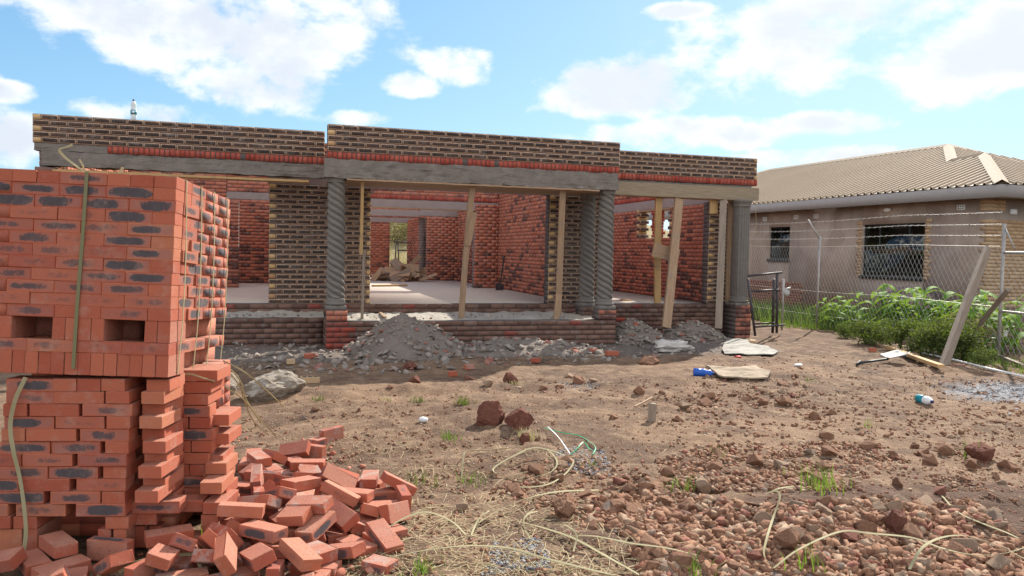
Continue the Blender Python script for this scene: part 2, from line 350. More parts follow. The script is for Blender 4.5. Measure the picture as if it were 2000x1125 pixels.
def groundm(t):
    P = pos(t); px, py, pz = t.xyz(P)
    n = t.noise(P, .7, 5, .6); n2 = t.noise(P, 5., 6, .65); n3 = t.noise(P, 34., 5, .7); v = t.vo(P, 60.); v2 = t.vo(P, 26.)
    c = t.mix(t.sm(n, .38, .62), (.205, .125, .074), (.118, .070, .043))
    c = t.mix(t.sm(n2, .42, .68), c, (.265, .176, .108)); c = t.mix(t.sm(t.noise(P, 1.7, 6, .72), .50, .62, 0., .85), c, (.105, .064, .040))
    c = t.mix(t.sm(n3, .5, .75, 0., .7), c, (.16, .085, .055))
    cr = t.n('ShaderNodeTexVoronoi', Scale=42.); t.set(cr.inputs['Vector'], P)
    cv = t.xyz(cr.outputs['Color'])
    peb = t.m('MULTIPLY', t.sm(cr.outputs['Distance'], .42, .25), t.sm(cv[0], .62, .7))
    c = t.mix(t.m('MULTIPLY', peb, .75), c, t.mix(cv[1], (.20, .09, .06), (.44, .33, .26)))
    # cement dust and builders' rubbish close to the house
    g = t.m('ADD', t.sm(py, -2.1, -.9), t.m('MULTIPLY', t.m('SUBTRACT', n2, .5), 1.6))
    g = t.m('MULTIPLY', g, t.sm(px, 8.3, 6.6)); g = t.m('MULTIPLY', t.sm(g, .25, .7), t.sm(py, 30., 14.))
    c = t.mix(g, c, t.mix(n3, (.105, .082, .068), (.195, .16, .135)))
    # crushed stone poured at the right edge
    gx = t.m('SUBTRACT', px, 7.9); gy_ = t.m('ADD', py, 5.35); rr = t.m('SQRT', t.m('ADD', t.m('MULTIPLY', gx, gx), t.m('MULTIPLY', t.m('MULTIPLY', gy_, gy_), 1.9)))
    gs = t.sm(t.m('ADD', rr, t.m('MULTIPLY', t.m('SUBTRACT', n2, .5), 1.1)), 1.25, .8)
    c = t.mix(t.m('MULTIPLY', gs, .85), c, t.mix(cv[2], (.12, .12, .13), (.34, .34, .355)))
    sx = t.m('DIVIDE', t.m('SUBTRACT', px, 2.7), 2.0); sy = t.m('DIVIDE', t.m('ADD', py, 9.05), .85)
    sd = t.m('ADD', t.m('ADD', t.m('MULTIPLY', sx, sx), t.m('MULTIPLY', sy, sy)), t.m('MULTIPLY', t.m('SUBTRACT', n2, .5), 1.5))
    c = t.mix(t.sm(sd, 1.1, .6, 0., .8), c, (.085, .045, .030))  # dark reddish soil of the stone spread, deepened for shade between the stones
    # dry grass far off
    c = t.mix(t.sm(py, 14., 20.), c, t.mix(n2, (.30, .22, .11), (.20, .17, .07)))
    h = t.m('ADD', t.m('MULTIPLY', n3, .55), t.m('ADD', t.m('MULTIPLY', peb, .7), t.m('MULTIPLY', n2, .8)))
    return bsdf(t, c, .97, h, .028)
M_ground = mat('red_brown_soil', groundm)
def rockm(t, attr=False):
    P = obj_(t) if not attr else pos(t); R = t.xyz(t.uv('rk'))[0] if attr else orand(t)
    n = t.noise(P, 14. if not attr else 30., 5, .7); r2 = t.m('FRACT', t.m('MULTIPLY', R, 9.3))
    c = t.mix(R, (.215, .104, .060), (.32, .172, .104)); c = t.mix(t.sm(r2, .64, .7), c, (.36, .25, .17)); c = t.mix(t.sm(r2, .88, .91), c, (.20, .165, .14))
    c = t.mix(t.sm(r2, .90, .93), c, (.26, .10, .07))
    c = t.mix(t.sm(n, .45, .7, 0., .65), c, (.17, .08, .05)); c = t.mix(t.sm(n, .5, .36, 0., .3), c, (.38, .265, .175))
    return bsdf(t, c, .93, n, .012)
M_rock = mat('field_stone', rockm); M_rocks = mat('field_stones', lambda t: rockm(t, True))
def rubm(t):
    P = pos(t); R = t.xyz(t.uv('rk'))[0]; n = t.noise(P, 20., 5, .7)
    c = t.mix(R, (.15, .125, .108), (.32, .27, .23)); c = t.mix(t.sm(t.m('FRACT', t.m('MULTIPLY', R, 7.)), .88, .93), c, (.30, .10, .07))
    return bsdf(t, t.mix(t.m('MULTIPLY', n, .4), c, (.36, .31, .27)), .95, n, .015)
M_rubble = mat('mortar_rubble', rubm)
M_crumb = mat('brick_chips', lambda t: bsdf(t, t.mix(t.xyz(t.uv('rk'))[0], (.30, .09, .055), (.48, .22, .15)), .95, t.noise(pos(t), 60.), .004))
M_heap = mat('mortar_heap', concrete((.145, .118, .098), (.27, .225, .19), 9., .05, .0))
def gravm(t):
    R = t.xyz(t.uv('rk'))[0]; return bsdf(t, t.mix(R, (.11, .11, .12), (.42, .42, .43)), .9)
M_grav = mat('crushed_stone', gravm)
def simple(name, c, rough=.6, metal=0., nz=0., **kw):
    def f(t):
        n = t.noise(pos(t), 25., 4, .6); n5 = t.sm(t.noise(pos(t), 4., 6, .7), .4, .68)
        return bsdf(t, t.mix(t.m('MULTIPLY', n5, nz), c, tuple(x*.35 for x in c[:3])), rough, n, .002, Metallic=metal, **kw)
    return mat(name, f)
M_dark = simple('dark_painted_steel', (.035, .04, .042), .45, .0, .3)
M_rust = simple('scaffold_steel', (.085, .075, .08), .6, .3, .8)
M_galv = simple('galvanised_steel', (.40, .38, .36), .5, .35, .3)
M_wire = simple('fence_wire', (.46, .44, .41), .5, .2, .1)
M_strap = None
def strapm(t):
    P = pos(t); c = t.mix(t.noise(P, 9., 4), (.38, .34, .18), (.52, .46, .30)); b = bsdf(t, c, .7, None, Specular_IOR_Level=.12)
    tr = t.n('ShaderNodeBsdfTranslucent'); t.set(tr.inputs[0], c); mx = t.n('ShaderNodeMixShader', Fac=.3); t.nt.links.new(b.outputs[0], mx.inputs[1]); t.nt.links.new(tr.outputs[0], mx.inputs[2]); return mx
M_strap = mat('plastic_strapping', strapm)
def strapg(t): return bsdf(t, (.17, .16, .08), .5)
M_strapg = mat('olive_strapping', strapg)
def leafm(c1, c2, tl=.35):
    def f(t):
        c = t.mix(t.noise(pos(t), 6., 3), c1, c2); b = bsdf(t, c, .7, None, Specular_IOR_Level=.15)
        tr = t.n('ShaderNodeBsdfTranslucent'); t.set(tr.inputs[0], t.mix(.6, c, (.30, .42, .03))); mx = t.n('ShaderNodeMixShader', Fac=tl)
        t.nt.links.new(b.outputs[0], mx.inputs[1]); t.nt.links.new(tr.outputs[0], mx.inputs[2]); return mx
    return f
M_maize = mat('maize_leaf', leafm((.11, .24, .03), (.20, .35, .05)))
M_weed = mat('weed_leaf', leafm((.05, .085, .025), (.11, .13, .045), .25))
M_grass = mat('green_grass', leafm((.06, .15, .02), (.14, .24, .045)))
M_dry = mat('dry_straw', leafm((.42, .33, .18), (.58, .48, .30), .2))
M_bushf = mat('dry_bush_leaf', leafm((.26, .21, .11), (.40, .32, .18), .2))
M_sack = simple('woven_sack', (.50, .46, .42), .8, 0, .3)
M_plastic = simple('white_plastic', (.72, .73, .72), .4)
M_card = simple('weathered_board', (.37, .35, .31), .9, 0, .8)
M_card2 = simple('brown_board', (.35, .27, .19), .9, 0, .9)
def roofm(t):
    P = pos(t); c = t.mix(t.noise(P, .5, 4), (.33, .25, .175), (.41, .325, .235)); return bsdf(t, c, .75, None, Specular_IOR_Level=.2)
M_roof = mat('tan_roof_sheet', roofm)
M_fascia = simple('grey_fascia', (.30, .275, .265), .6, 0, .1)
M_tan = mat('tan_brick', lambda t: bsdf(t, t.mix(t.xyz(t.uv('rk'))[0], (.40, .26, .15), (.52, .37, .225)), .85, t.noise(pos(t), 60.), .002))
M_glass = None
def glassm(t):
    g = t.n('ShaderNodeBsdfGlossy', Roughness=.02); t.set(g.inputs[0], (.8, .85, .85)); tr = t.n('ShaderNodeBsdfTransparent'); t.set(tr.inputs[0], (.75, .8, .78)); mx = t.n('ShaderNodeMixShader', Fac=.06)
    t.nt.links.new(tr.outputs[0], mx.inputs[1]); t.nt.links.new(g.outputs[0], mx.inputs[2]); return mx
M_glass = mat('window_glass', glassm)
M_pet = mat('clear_bottle_plastic', lambda t: bsdf(t, (.8, .85, .85), .12, None, Transmission_Weight=.35, IOR=1.25))
M_teal = simple('teal_label', (.01, .22, .28), .4); M_blue = simple('blue_plastic', (.03, .12, .5), .35, 0, .2); M_navy = simple('navy_cap', (.02, .03, .12), .4)
M_white = simple('white_print', (.8, .82, .82), .5); M_tarp = simple('mauve_sheet', (.24, .17, .17), .7, 0, .2); M_green = simple('green_cord', (.01, .30, .12), .5)
M_steel = simple('worn_spade_steel', (.13, .13, .13), .6, .3, .3)
M_cutstone = None

# ------------------------------------------------------------------ hierarchy helper
def mw(o):
    b = Matrix.LocRotScale(o.location, o.rotation_euler, o.scale)
    return mw(o.parent) @ o.matrix_parent_inverse @ b if o.parent else b
def parent_inv(p): return mw(p).inverted()
def copy_tree(o, parent=None, **kw):
    c = o.copy(); COL.objects.link(c); c.parent = parent
    if parent is not None and o.parent is not None: c.matrix_parent_inverse = o.matrix_parent_inverse.copy()
    for ch in [x for x in list(COL.objects) if x.parent == o]: copy_tree(ch, c)
    return c
def rough_box(name, a, b, m, parent=None, cell=.05, amp=.008, R=None, seed=1, noisef=None):
    """box whose faces are gridded and knocked about; a, b opposite corners"""
    a = np.array(a, float); b = np.array(b, float); n = np.maximum(1, np.round((b-a)/cell).astype(int)); n = np.minimum(n, 160)
    bm = bmesh.new(); vv = {}
    def V(i, j, k):
        if (i, j, k) not in vv: vv[(i, j, k)] = bm.verts.new(a+(b-a)*np.array([i/n[0], j/n[1], k/n[2]]))
        return vv[(i, j, k)]
    for ax in range(3):
        p, q = [x for x in range(3) if x != ax]
        for side in (0, n[ax]):
            for i in range(n[p]):
                for j in range(n[q]):
                    idx = []
                    for (x, y) in ((i, j), (i+1, j), (i+1, j+1), (i, j+1)):
                        t3 = [0, 0, 0]; t3[ax] = side; t3[p] = x; t3[q] = y; idx.append(V(*t3))
                    if (side == 0) != (ax == 1): idx.reverse()
                    bm.faces.new(idx)
    for v in bm.verts:
        p = np.array(v.co); s = seed*7.1
        v.co += Vector((float(fbm(p[1]*9+s, p[2]*9, 1, 3, seed)), float(fbm(p[0]*9+s, p[2]*9, 1, 3, seed+9)), float(fbm(p[0]*9+s, p[1]*9+p[2]*3, 1, 3, seed+5))))*amp*2
    bmesh.ops.recalc_face_normals(bm, faces=bm.faces)
    me = bpy.data.meshes.new(name); bm.to_mesh(me); bm.free()
    return link(name, me, m, parent)
C_ = .0845; BL_ = .2325
def wall(name, p0, ang, L, z0, z1, th, m, parent, holes=(), style='stock', ql=False, qr=False, c=C_, bl=BL_, jit=.003, mort=None, soldier=None, label=None, ph=0, red_ends=False):
    """brick wall: real bricks laid in courses over a mortar core. soldier = [(s0,s1,z)] courses of bricks on end"""
    ca, sa = math.cos(ang), math.sin(ang); R = np.array([[ca, -sa, 0], [sa, ca, 0], [0, 0, 1]]); p0 = np.array(p0, float)
    rs = random.Random(hash(name) % 1000 + int(L*100)+int(z0*50)); rs = random.Random(int(L*100)+int(z0*50)+int(p0[0]*10))
    mb = MB(); mo = MB()
    def W(s, y, z): return p0+ca*np.array([s, 0, 0])+sa*np.array([0, s, 0])+np.array([-sa*y, ca*y, 0])+np.array([0, 0, z])
    hl = list(holes)+[(a, b, z, z+.118) for a, b, z in (soldier or [])]
    nrow = int(round((z1-z0)/c)); z = z0; row = 0
    rows = []
    for i in range(nrow): rows.append((z0+i*c, z0+(i+1)*c))
    for i, (za, zb) in enumerate(rows):
        odd = (i+ph) % 2; zc = (za+zb)/2
        # free intervals
        iv = [(0., L)]
        for (h0, h1, hz0, hz1) in hl:
            if hz0-.02 < zc < hz1+.001:
                nv = []
                for (a, b) in iv:
                    if h1 <= a or h0 >= b: nv.append((a, b)); continue
                    if h0 > a: nv.append((a, h0))
                    if h1 < b: nv.append((h1, b))
                iv = nv
        for (a, b) in iv:
            mo.box(W((a+b)/2, th/2, zc), ((b-a)/2-.004, th/2-.007, c/2+.0005), R)
            s = a; first = True
            edgeL = ql and a < 1e-6 or (a > 1e-6 and style == 'face'); edgeR = qr and b > L-1e-6
            off = (bl/2 if odd else 0.)
            if a > 1e-6 or (a < 1e-6 and not ql): cut = (bl - ((a+off) % bl)) if ((a+off) % bl) > 1e-3 else bl
            else: cut = bl/2 if odd else bl
            while s < b-.015:
                l = cut if first else bl
                if s+l > b-.05: l = b-s
                if edgeR and s+l > b-1e-6 and odd == (ph+0) % 2 and l > bl*.8: pass
                g = .012 if style == 'face' else .0095; k = 0.
                if style == 'face' and ((ql and s < 1e-6 and l < bl*.7) or (qr and s+l > L-1e-6 and l < bl*.7)): k = 1.
                ks = [k]*6
                if style == 'face': ks[0] = ks[1] = 1. if odd else .0
                if style == 'step': ks = [1. if (red_ends and s < .3) or rs.random() < .06 else 0.]*6
                y0 = rs.uniform(-jit, jit)
                mb.box(W(s+l/2-0*g, th/2+y0, zc+rs.uniform(-jit, jit)*.4), ((l-g)/2, th/2, (c-g*1.05)/2), R, rnd=rs.random(), k=ks)
                s += l; first = False
    sm = None
    if soldier:
        sm = MB()
        for (a, b, zz) in soldier:
            mo.box(W((a+b)/2, th/2, zz+.06), ((b-a)/2-.004, th/2-.009, .0585), R)
            s = a
            while s < b-.03:
                l = .0735+rs.uniform(-.004, .006)
                if rs.random() > .02:
                    sm.box(W(s+l/2, th/2+rs.uniform(-.005, .004), zz+.06+rs.uniform(-.003, .003)), (l/2-rs.uniform(.004, .009), th/2, .0525), R@nprot(0, rs.uniform(-.03, .03), 0), rnd=rs.random())
                s += l
    o = link(name, mb.mesh(name), m, parent)
    if label: o['label'] = label
    link('mortar_joints', mo.mesh('mortar_joints'), mort or M_mortar2, o)
    if sm: link('brick_on_end_course', sm.mesh('brick_on_end_course'), M_red, o)
    return o

# ------------------------------------------------------------------ ground sheet
def axis(lo, hi, step, far, g=1.16):
    a = list(np.arange(lo, hi+1e-6, step)); s = step; x = hi
    while x < far: s *= g; x += s; a.append(x)
    s = step; x = lo; pre = []
    while x > -far: s *= g; x -= s; pre.append(x)
    return np.array(pre[::-1]+a)
gx_ = axis(-2.5, 9.5, .04, 400); gy_ = axis(-9.8, 1.5, .035, 400)
XX, YY = np.meshgrid(gx_, gy_); ZZ = gh(XX, YY)
nearm = np.clip((12-np.hypot(XX-2, YY+6))/6, 0, 1)
ZZ = ZZ+nearm*(.022*fbm(XX, YY, 9, 3, 21)+.014*np.maximum(0, fbm(XX, YY, 22, 2, 31)))
ZZ = np.where((YY > .25) & (YY < 14) & (XX > -4.2) & (XX < 7.9), -.46, ZZ)
nx, ny_ = len(gx_), len(gy_)
v = np.stack([XX, YY, ZZ], -1).reshape(-1, 3)
ii = (np.arange(ny_-1)[:, None]*nx+np.arange(nx-1)[None]).reshape(-1)
f = np.stack([ii, ii+1, ii+nx+1, ii+nx], -1)
me = bpy.data.meshes.new('ground'); me.vertices.add(len(v)); me.vertices.foreach_set('co', v.reshape(-1)); me.loops.add(f.size); me.loops.foreach_set('vertex_index', f.reshape(-1).astype(np.int32))
me.polygons.add(len(f)); me.polygons.foreach_set('loop_start', np.arange(0, f.size, 4, dtype=np.int32)); me.update(calc_edges=True)
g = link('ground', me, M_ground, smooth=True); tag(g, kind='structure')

# ------------------------------------------------------------------ the unfinished house
house = empty('unfinished_house', (0, 0, -.42), 'roofless brick house under construction with dark face brick parapets, spiral columns and concrete beams', 'house')
ZT = 3.06; ZS = 2.527; zs = .18
def W_(name, *a, **k): return wall(name, *a, parent=house, **k)
# parapets above the beams
wall('porch_parapet', (0, 0, 0), 0, 4.93, ZT-5*C_, ZT, .23, M_face, house, style='face', ql=True, qr=True, soldier=[(0, 4.93, ZS-.007)], mort=M_mortar, ph=0)
wall('wing_parapet', (-4.22, .695, 0), 0, 4.22, 3.04-5*C_, 3.04, .23, M_face, house, style='face', ql=True, soldier=[(1.0, 4.24, ZS-.025)], mort=M_mortar, ph=1)
wall('wing_parapet', (5.0, .98, 0), 0, 3.31, 3.07-5*C_, 3.07, .23, M_face, house, style='face', qr=True, soldier=[(-.05, 3.31, ZS+.006)], mort=M_mortar, ph=0)
rough_box('mortar_bed', (-4.2, .705, ZS-.02), (-3.2, .92, 3.04-5*C_), M_beam, house, amp=.006)
# beams
rough_box('concrete_beam', (-.04, -.02, 2.235), (4.9, .25, ZS-.003), M_beam, house, .045, .012, seed=2)
rough_box('concrete_beam', (-4.1, .69, 2.285), (-.02, .93, ZS-.028), M_beam, house, .045, .009, seed=4)
rough_box('concrete_beam', (4.92, 1.005, 2.27), (8.2, 1.2, ZS+.002), M_beam, house, .06, .010, seed=6)
rough_box('beam_shuttering', (4.95, .955, 2.245), (8.35, .985, ZS-.035), M_form, house, .1, .004, seed=8, )
rough_box('beam_shuttering', (5.0, .99, 2.235), (8.2, 1.22, 2.262), M_wood, house, .2, .002, seed=8)
rough_box('shuttering_board', (.3, -.035, 2.205), (4.55, .26, 2.23), M_wood, house, .1, .004, seed=9)
rough_box('shuttering_board', (-3.95, .66, 2.20), (-.25, .93, 2.235), M_woody, house, .1, .004, seed=10)
rough_box('porch_soffit', (.05, .27, 2.215), (4.9, 1.24, 2.245), M_wood, house, .2, .003, seed=11)
# porch walls and floor
wall('porch_plinth', (0, 0, 0), 0, 4.93, -5*C_-.1, -.004, .23, M_step, house, style='step', ph=0, mort=M_mortar, red_ends=True)
wall('porch_plinth', (-4.2, .72, 0), 0, 4.2, -5*C_-.1, -.02, .23, M_step, house, style='step', ph=1, mort=M_mortar)
wall('plinth_return', (.23, .235, 0), R_(90), 1.0, -5*C_-.1, -.004, .23, M_step, house, style='step', mort=M_mortar)
wall('plinth_return', (4.93, .235, 0), R_(90), 1.0, -5*C_-.1, -.004, .23, M_step, house, style='step', mort=M_mortar)
wall('slab_edge', (-4.2, 1.25, 0), 0, 12.1, zs-8*C_, zs, .23, M_step, house, style='step', mort=M_mortar, ph=1)
def fill(name, x0, x1, y0, y1, z0, z1, seed, amp=.045):
    xs = np.linspace(x0, x1, int((x1-x0)/.04)); ys = np.linspace(y0, y1, 26); A, B = np.meshgrid(xs, ys); t_ = (B-y0)/(y1-y0)
    H_ = z0+(z1-z0)*t_+amp*fbm(A, B, 4, 4, seed)*np.clip(t_*5, .2, 1)+.02*fbm(A, B, 20, 2, seed)
    v = np.stack([A, B, H_], -1).reshape(-1, 3); nx = len(xs); ii = (np.arange(len(ys)-1)[:, None]*nx+np.arange(nx-1)[None]).reshape(-1)
    return link(name, pyme(name, v, [tuple(map(int, q)) for q in np.stack([ii, ii+1, ii+nx+1, ii+nx], -1)]), M_fill, house, smooth=True)
fill('porch_floor', .06, 4.88, .05, 1.26, -.03, .03, 5); fill('porch_floor', -4.1, .02, .77, 1.26, -.03, .06, 6)
sl_ = MB(); sl_.span((-4.1, 1.3, -.35), (7.75, 15.2, zs-.004)); link('floor_slab', sl_.mesh('floor_slab'), M_slab, house)
# brick piers carrying the columns
wall('column_pier', (0., -.004, 0), 0, .335, -.004, 2*C_-.004, .335, M_stock, house, mort=M_mortar)
wall('column_pier', (4.6, -.004, 0), 0, .335, -.004, 2*C_-.004, .335, M_stock, house, mort=M_mortar)
wall('column_pier', (4.55, .66, 0), 0, .34, -.004, 2*C_-.004, .335, M_step, house, style='step', mort=M_mortar)
wall('column_pier', (7.82, .80, 0), 0, .345, -5*C_-.06, 2*C_-.004, .45, M_stock, house, mort=M_mortar)
def column(x, y, zb, zt, rad, kind, seed):
    col_ = empty('porch_column', (x, y, zb), None, None); del_ = col_
    col_.parent = house; col_.matrix_parent_inverse = parent_inv(house)
    def lathe(name, prof, n, fn=None, sq=0.):
        vs = []; fs = []
        for z, r in prof:
            for i in range(n):
                a = 2*math.pi*i/n; rr = r if fn is None else r+fn(a, z)
                if sq: rr = rr/max(abs(math.cos(a)), abs(math.sin(a)))*sq+rr*(1-sq)
                vs.append((x+rr*math.cos(a), y+rr*math.sin(a), z))
        m_ = len(prof)
        for j in range(m_-1):
            for i in range(n): fs.append((j*n+i, j*n+(i+1) % n, (j+1)*n+(i+1) % n, (j+1)*n+i))
        fs.append(tuple(range(n))[::-1]); fs.append(tuple((m_-1)*n+i for i in range(n)))
        return link(name, pyme(name, vs, fs), M_column, col_, smooth=(kind == 'twist' or name != 'shaft'))
    h = zt-zb
    lathe('plinth_block', [(zb, rad*1.12), (zb+.06, rad*1.12), (zb+.075, rad*1.0)], 48, lambda a, z: .012*math.sin(a*7+seed)*math.sin(z*90), sq=.95)
    lathe('base', [(zb+.076, rad*1.1), (zb+.09, rad*1.19), (zb+.105, rad*1.2), (zb+.12, rad*1.12), (zb+.135, rad*1.05), (zb+.15, rad*1.08), (zb+.17, rad*1.04), (zb+.19, rad*.98)], 48)
    if kind == 'twist':
        nz = 230; z0 = zb+.19; z1 = zt-.14
        prof = [(z0+(z1-z0)*i/nz, rad*(.99-.07*i/nz)) for i in range(nz+1)]
        def fn(a, z):
            ph = (a+z*2*math.pi/.44)*5; s_ = math.cos(ph)
            return .010*(1-abs(s_)**1.0*1.6)*(1 if True else 0)+.004
        lathe('shaft', prof, 96, lambda a, z: .036*(abs(math.cos((a+(z-z0)*2*math.pi/.42)*2.))**.8-.72))
    else:
        z0 = zb+.19; z1 = zt-.14
        lathe('shaft', [(z0+(z1-z0)*i/8, rad*(.98-.05*i/8)) for i in range(9)], 144, lambda a, z: -.010*max(0, math.cos(a*18))**.6, sq=.35)
    lathe('capital', [(zt-.139, rad*.96), (zt-.125, rad*1.02), (zt-.11, rad*.97), (zt-.09, rad*.98), (zt-.07, rad*1.05), (zt-.045, rad*1.1), (zt-.04, rad*1.15), (zt, rad*1.17)], 48, None, sq=.35)
    return col_
column(.155, .16, .165, 2.305, .140, 'twist', 1)
column(4.765, .16, .165, 2.305, .140, 'twist', 2)
column(4.70, .84, .165, 2.27, .135, 'twist', 3)
column(7.985, .98, .165, 2.245, .158, 'flute', 4)
# front wall pieces of face brick
NZ = 24
wall('face_brick_pier', (-.88, 1.27, 0), 0, 1.70, zs, zs+NZ*C_, .23, M_face, house, style='face', ql=True, qr=True, mort=M_mortar)
wall('face_brick_pier', (4.10, 1.27, 0), 0, 1.2, zs, zs+NZ*C_, .23, M_face, house, style='face', ql=True, qr=False, mort=M_mortar)
wall('face_brick_pier', (7.45, 1.27, 0), 0, .52, zs, zs+NZ*C_, .23, M_face, house, style='face', ql=True, qr=True, mort=M_mortar)
rough_box('ring_beam', (-.9, 1.275, zs+NZ*C_+.003), (5.28, 1.495, 2.5), M_lintel, house, .15, .004)
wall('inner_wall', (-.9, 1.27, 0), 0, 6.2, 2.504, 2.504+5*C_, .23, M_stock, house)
# inner walls (all roofless)
def iw(x0, y0, x1, y1, z0, z1, holes=(), sold=None, name='inner_wall'):
    L = math.hypot(x1-x0, y1-y0); return wall(name, (x0, y0, 0), math.atan2(y1-y0, x1-x0), L, z0, z1, .23, M_stock, house, holes=holes, soldier=sold)
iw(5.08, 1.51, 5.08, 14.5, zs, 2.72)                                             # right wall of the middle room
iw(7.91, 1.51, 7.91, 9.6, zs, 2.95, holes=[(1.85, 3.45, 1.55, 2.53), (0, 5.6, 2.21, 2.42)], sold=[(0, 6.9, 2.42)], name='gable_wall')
rough_box('window_lintel', (7.683, 1.52, 2.213), (7.905, 7.1, 2.417), M_lintel, house, .1, .004, seed=3)
for sd_ in (0, 1):
    mbj = MB()
    for i in range(8):
        yy = ((3.32 if i % 2 else 3.36), (5.0 if i % 2 else 4.94))[sd_]
        mbj.box((7.795, yy if yy > 4 else yy-.03, 1.59+i*C_), (.117, .055 if i % 2 else .1, .0375), k=1. if i % 2 else 0.)
    link('window_jamb_bricks', mbj.mesh('window_jamb_bricks'), M_face, house)
mbp = MB()
for i in range(9): mbp.box((7.79+random.uniform(-.02, .02), 4.12+random.uniform(-.03, .03), 1.58+i*.075), (.1, .11+.03*(i % 2), .035), nprot(random.uniform(-.1, .1)))
link('stacked_brick_prop', mbp.mesh('stacked_brick_prop'), M_red, house)
rough_box('shuttering_board', (7.68, 3.3, 2.17), (7.9, 5.0, 2.208), M_wood, house, .2, .002)
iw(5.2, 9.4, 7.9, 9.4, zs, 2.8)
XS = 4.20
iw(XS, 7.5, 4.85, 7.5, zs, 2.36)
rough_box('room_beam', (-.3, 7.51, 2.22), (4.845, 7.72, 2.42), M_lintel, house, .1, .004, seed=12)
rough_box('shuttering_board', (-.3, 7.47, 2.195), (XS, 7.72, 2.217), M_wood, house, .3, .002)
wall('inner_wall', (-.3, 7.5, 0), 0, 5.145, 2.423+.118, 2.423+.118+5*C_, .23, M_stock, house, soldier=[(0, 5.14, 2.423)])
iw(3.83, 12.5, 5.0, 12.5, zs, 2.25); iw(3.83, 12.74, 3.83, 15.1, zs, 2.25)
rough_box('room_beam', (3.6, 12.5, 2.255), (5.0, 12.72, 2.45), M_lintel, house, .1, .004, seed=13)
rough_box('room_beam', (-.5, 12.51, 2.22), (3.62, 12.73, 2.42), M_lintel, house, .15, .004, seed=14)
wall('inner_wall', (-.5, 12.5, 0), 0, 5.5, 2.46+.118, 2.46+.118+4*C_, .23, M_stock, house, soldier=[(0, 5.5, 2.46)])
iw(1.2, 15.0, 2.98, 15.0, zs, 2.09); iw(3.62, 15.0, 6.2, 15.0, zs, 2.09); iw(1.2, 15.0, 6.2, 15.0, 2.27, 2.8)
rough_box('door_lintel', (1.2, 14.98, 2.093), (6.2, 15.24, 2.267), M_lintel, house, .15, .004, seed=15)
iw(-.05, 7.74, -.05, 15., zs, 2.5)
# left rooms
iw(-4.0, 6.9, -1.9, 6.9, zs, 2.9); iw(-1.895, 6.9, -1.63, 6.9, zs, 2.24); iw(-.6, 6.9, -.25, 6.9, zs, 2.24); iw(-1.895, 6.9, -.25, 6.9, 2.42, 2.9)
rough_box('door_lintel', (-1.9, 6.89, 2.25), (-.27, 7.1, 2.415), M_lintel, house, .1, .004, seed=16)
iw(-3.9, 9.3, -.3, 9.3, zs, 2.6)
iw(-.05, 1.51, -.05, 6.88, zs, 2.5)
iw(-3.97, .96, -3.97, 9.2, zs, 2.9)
wall('corner_pier', (-4.2, .71, 0), 0, .28, -.02+0*C_, 2.27, .23, M_step, house, style='step', mort=M_mortar)

# ------------------------------------------------------------------ neighbour's house
NYW = .0501; NK = 1.12; NB = Vector((CAM[0]+(13.13-CAM[0])*NK, CAM[1]+(.02-CAM[1])*NK, -.5))
nbh = empty('neighbour_house', NB, 'finished grey plastered single storey house with tan sheet metal roof', 'house', rot=(0, 0, NYW))
NM = mw(nbh)
def nlink(name, me, m, parent=None, **k):
    o = link(name, me, m, **k); o.parent = parent or nbh
    return o
def on_nb(u, v, xl=0.):
    Mi = NM.inverted(); c0 = Mi @ Vector(CAM); d0 = Mi.to_3x3() @ Vector(ray(u, v)); t_ = (xl-c0.x)/d0.x; return c0+d0*t_
def on_slope(u, v, tp, z0, x0):
    Mi = NM.inverted(); c0 = Mi @ Vector(CAM); d0 = Mi.to_3x3() @ Vector(ray(u, v))   # z = z0+tp*(x-x0)
    t_ = (z0+tp*(c0.x-x0)-c0.z)/(d0.z-tp*d0.x); return c0+d0*t_
a_, b_ = on_nb(1685, 439), on_nb(1803, 542)
w1 = (b_.y, a_.y, b_.z, a_.z)
a2, b2 = on_nb(1502, 444), on_nb(1541, 506)
w2 = (b2.y, a2.y, b2.z, a2.z)
fz0, fz1 = on_nb(1940, 385, -.48).z, on_nb(1940, 362, -.48).z
LW = 14.; HW = fz0+.05
mb = MB()
ys = [0, w1[0], w1[1], w2[0], w2[1], LW]
mb.span((0, .0, 0), (.23, w1[0], HW)); mb.span((0, w1[1], 0), (.23, w2[0], HW)); mb.span((0, w2[1], 0), (.23, LW, HW))
for wv in (w1, w2): mb.span((0, wv[0], 0), (.23, wv[1], wv[2])); mb.span((0, wv[0], wv[3]), (.23, wv[1], HW))
mb.span((.232, 0.0, 0), (9., .23, HW)); mb.span((9, 0, 0), (9.23, LW, HW)); mb.span((.232, LW-.23, 0), (9, LW, HW))
nlink('wall', mb.mesh('wall'), M_plaster)
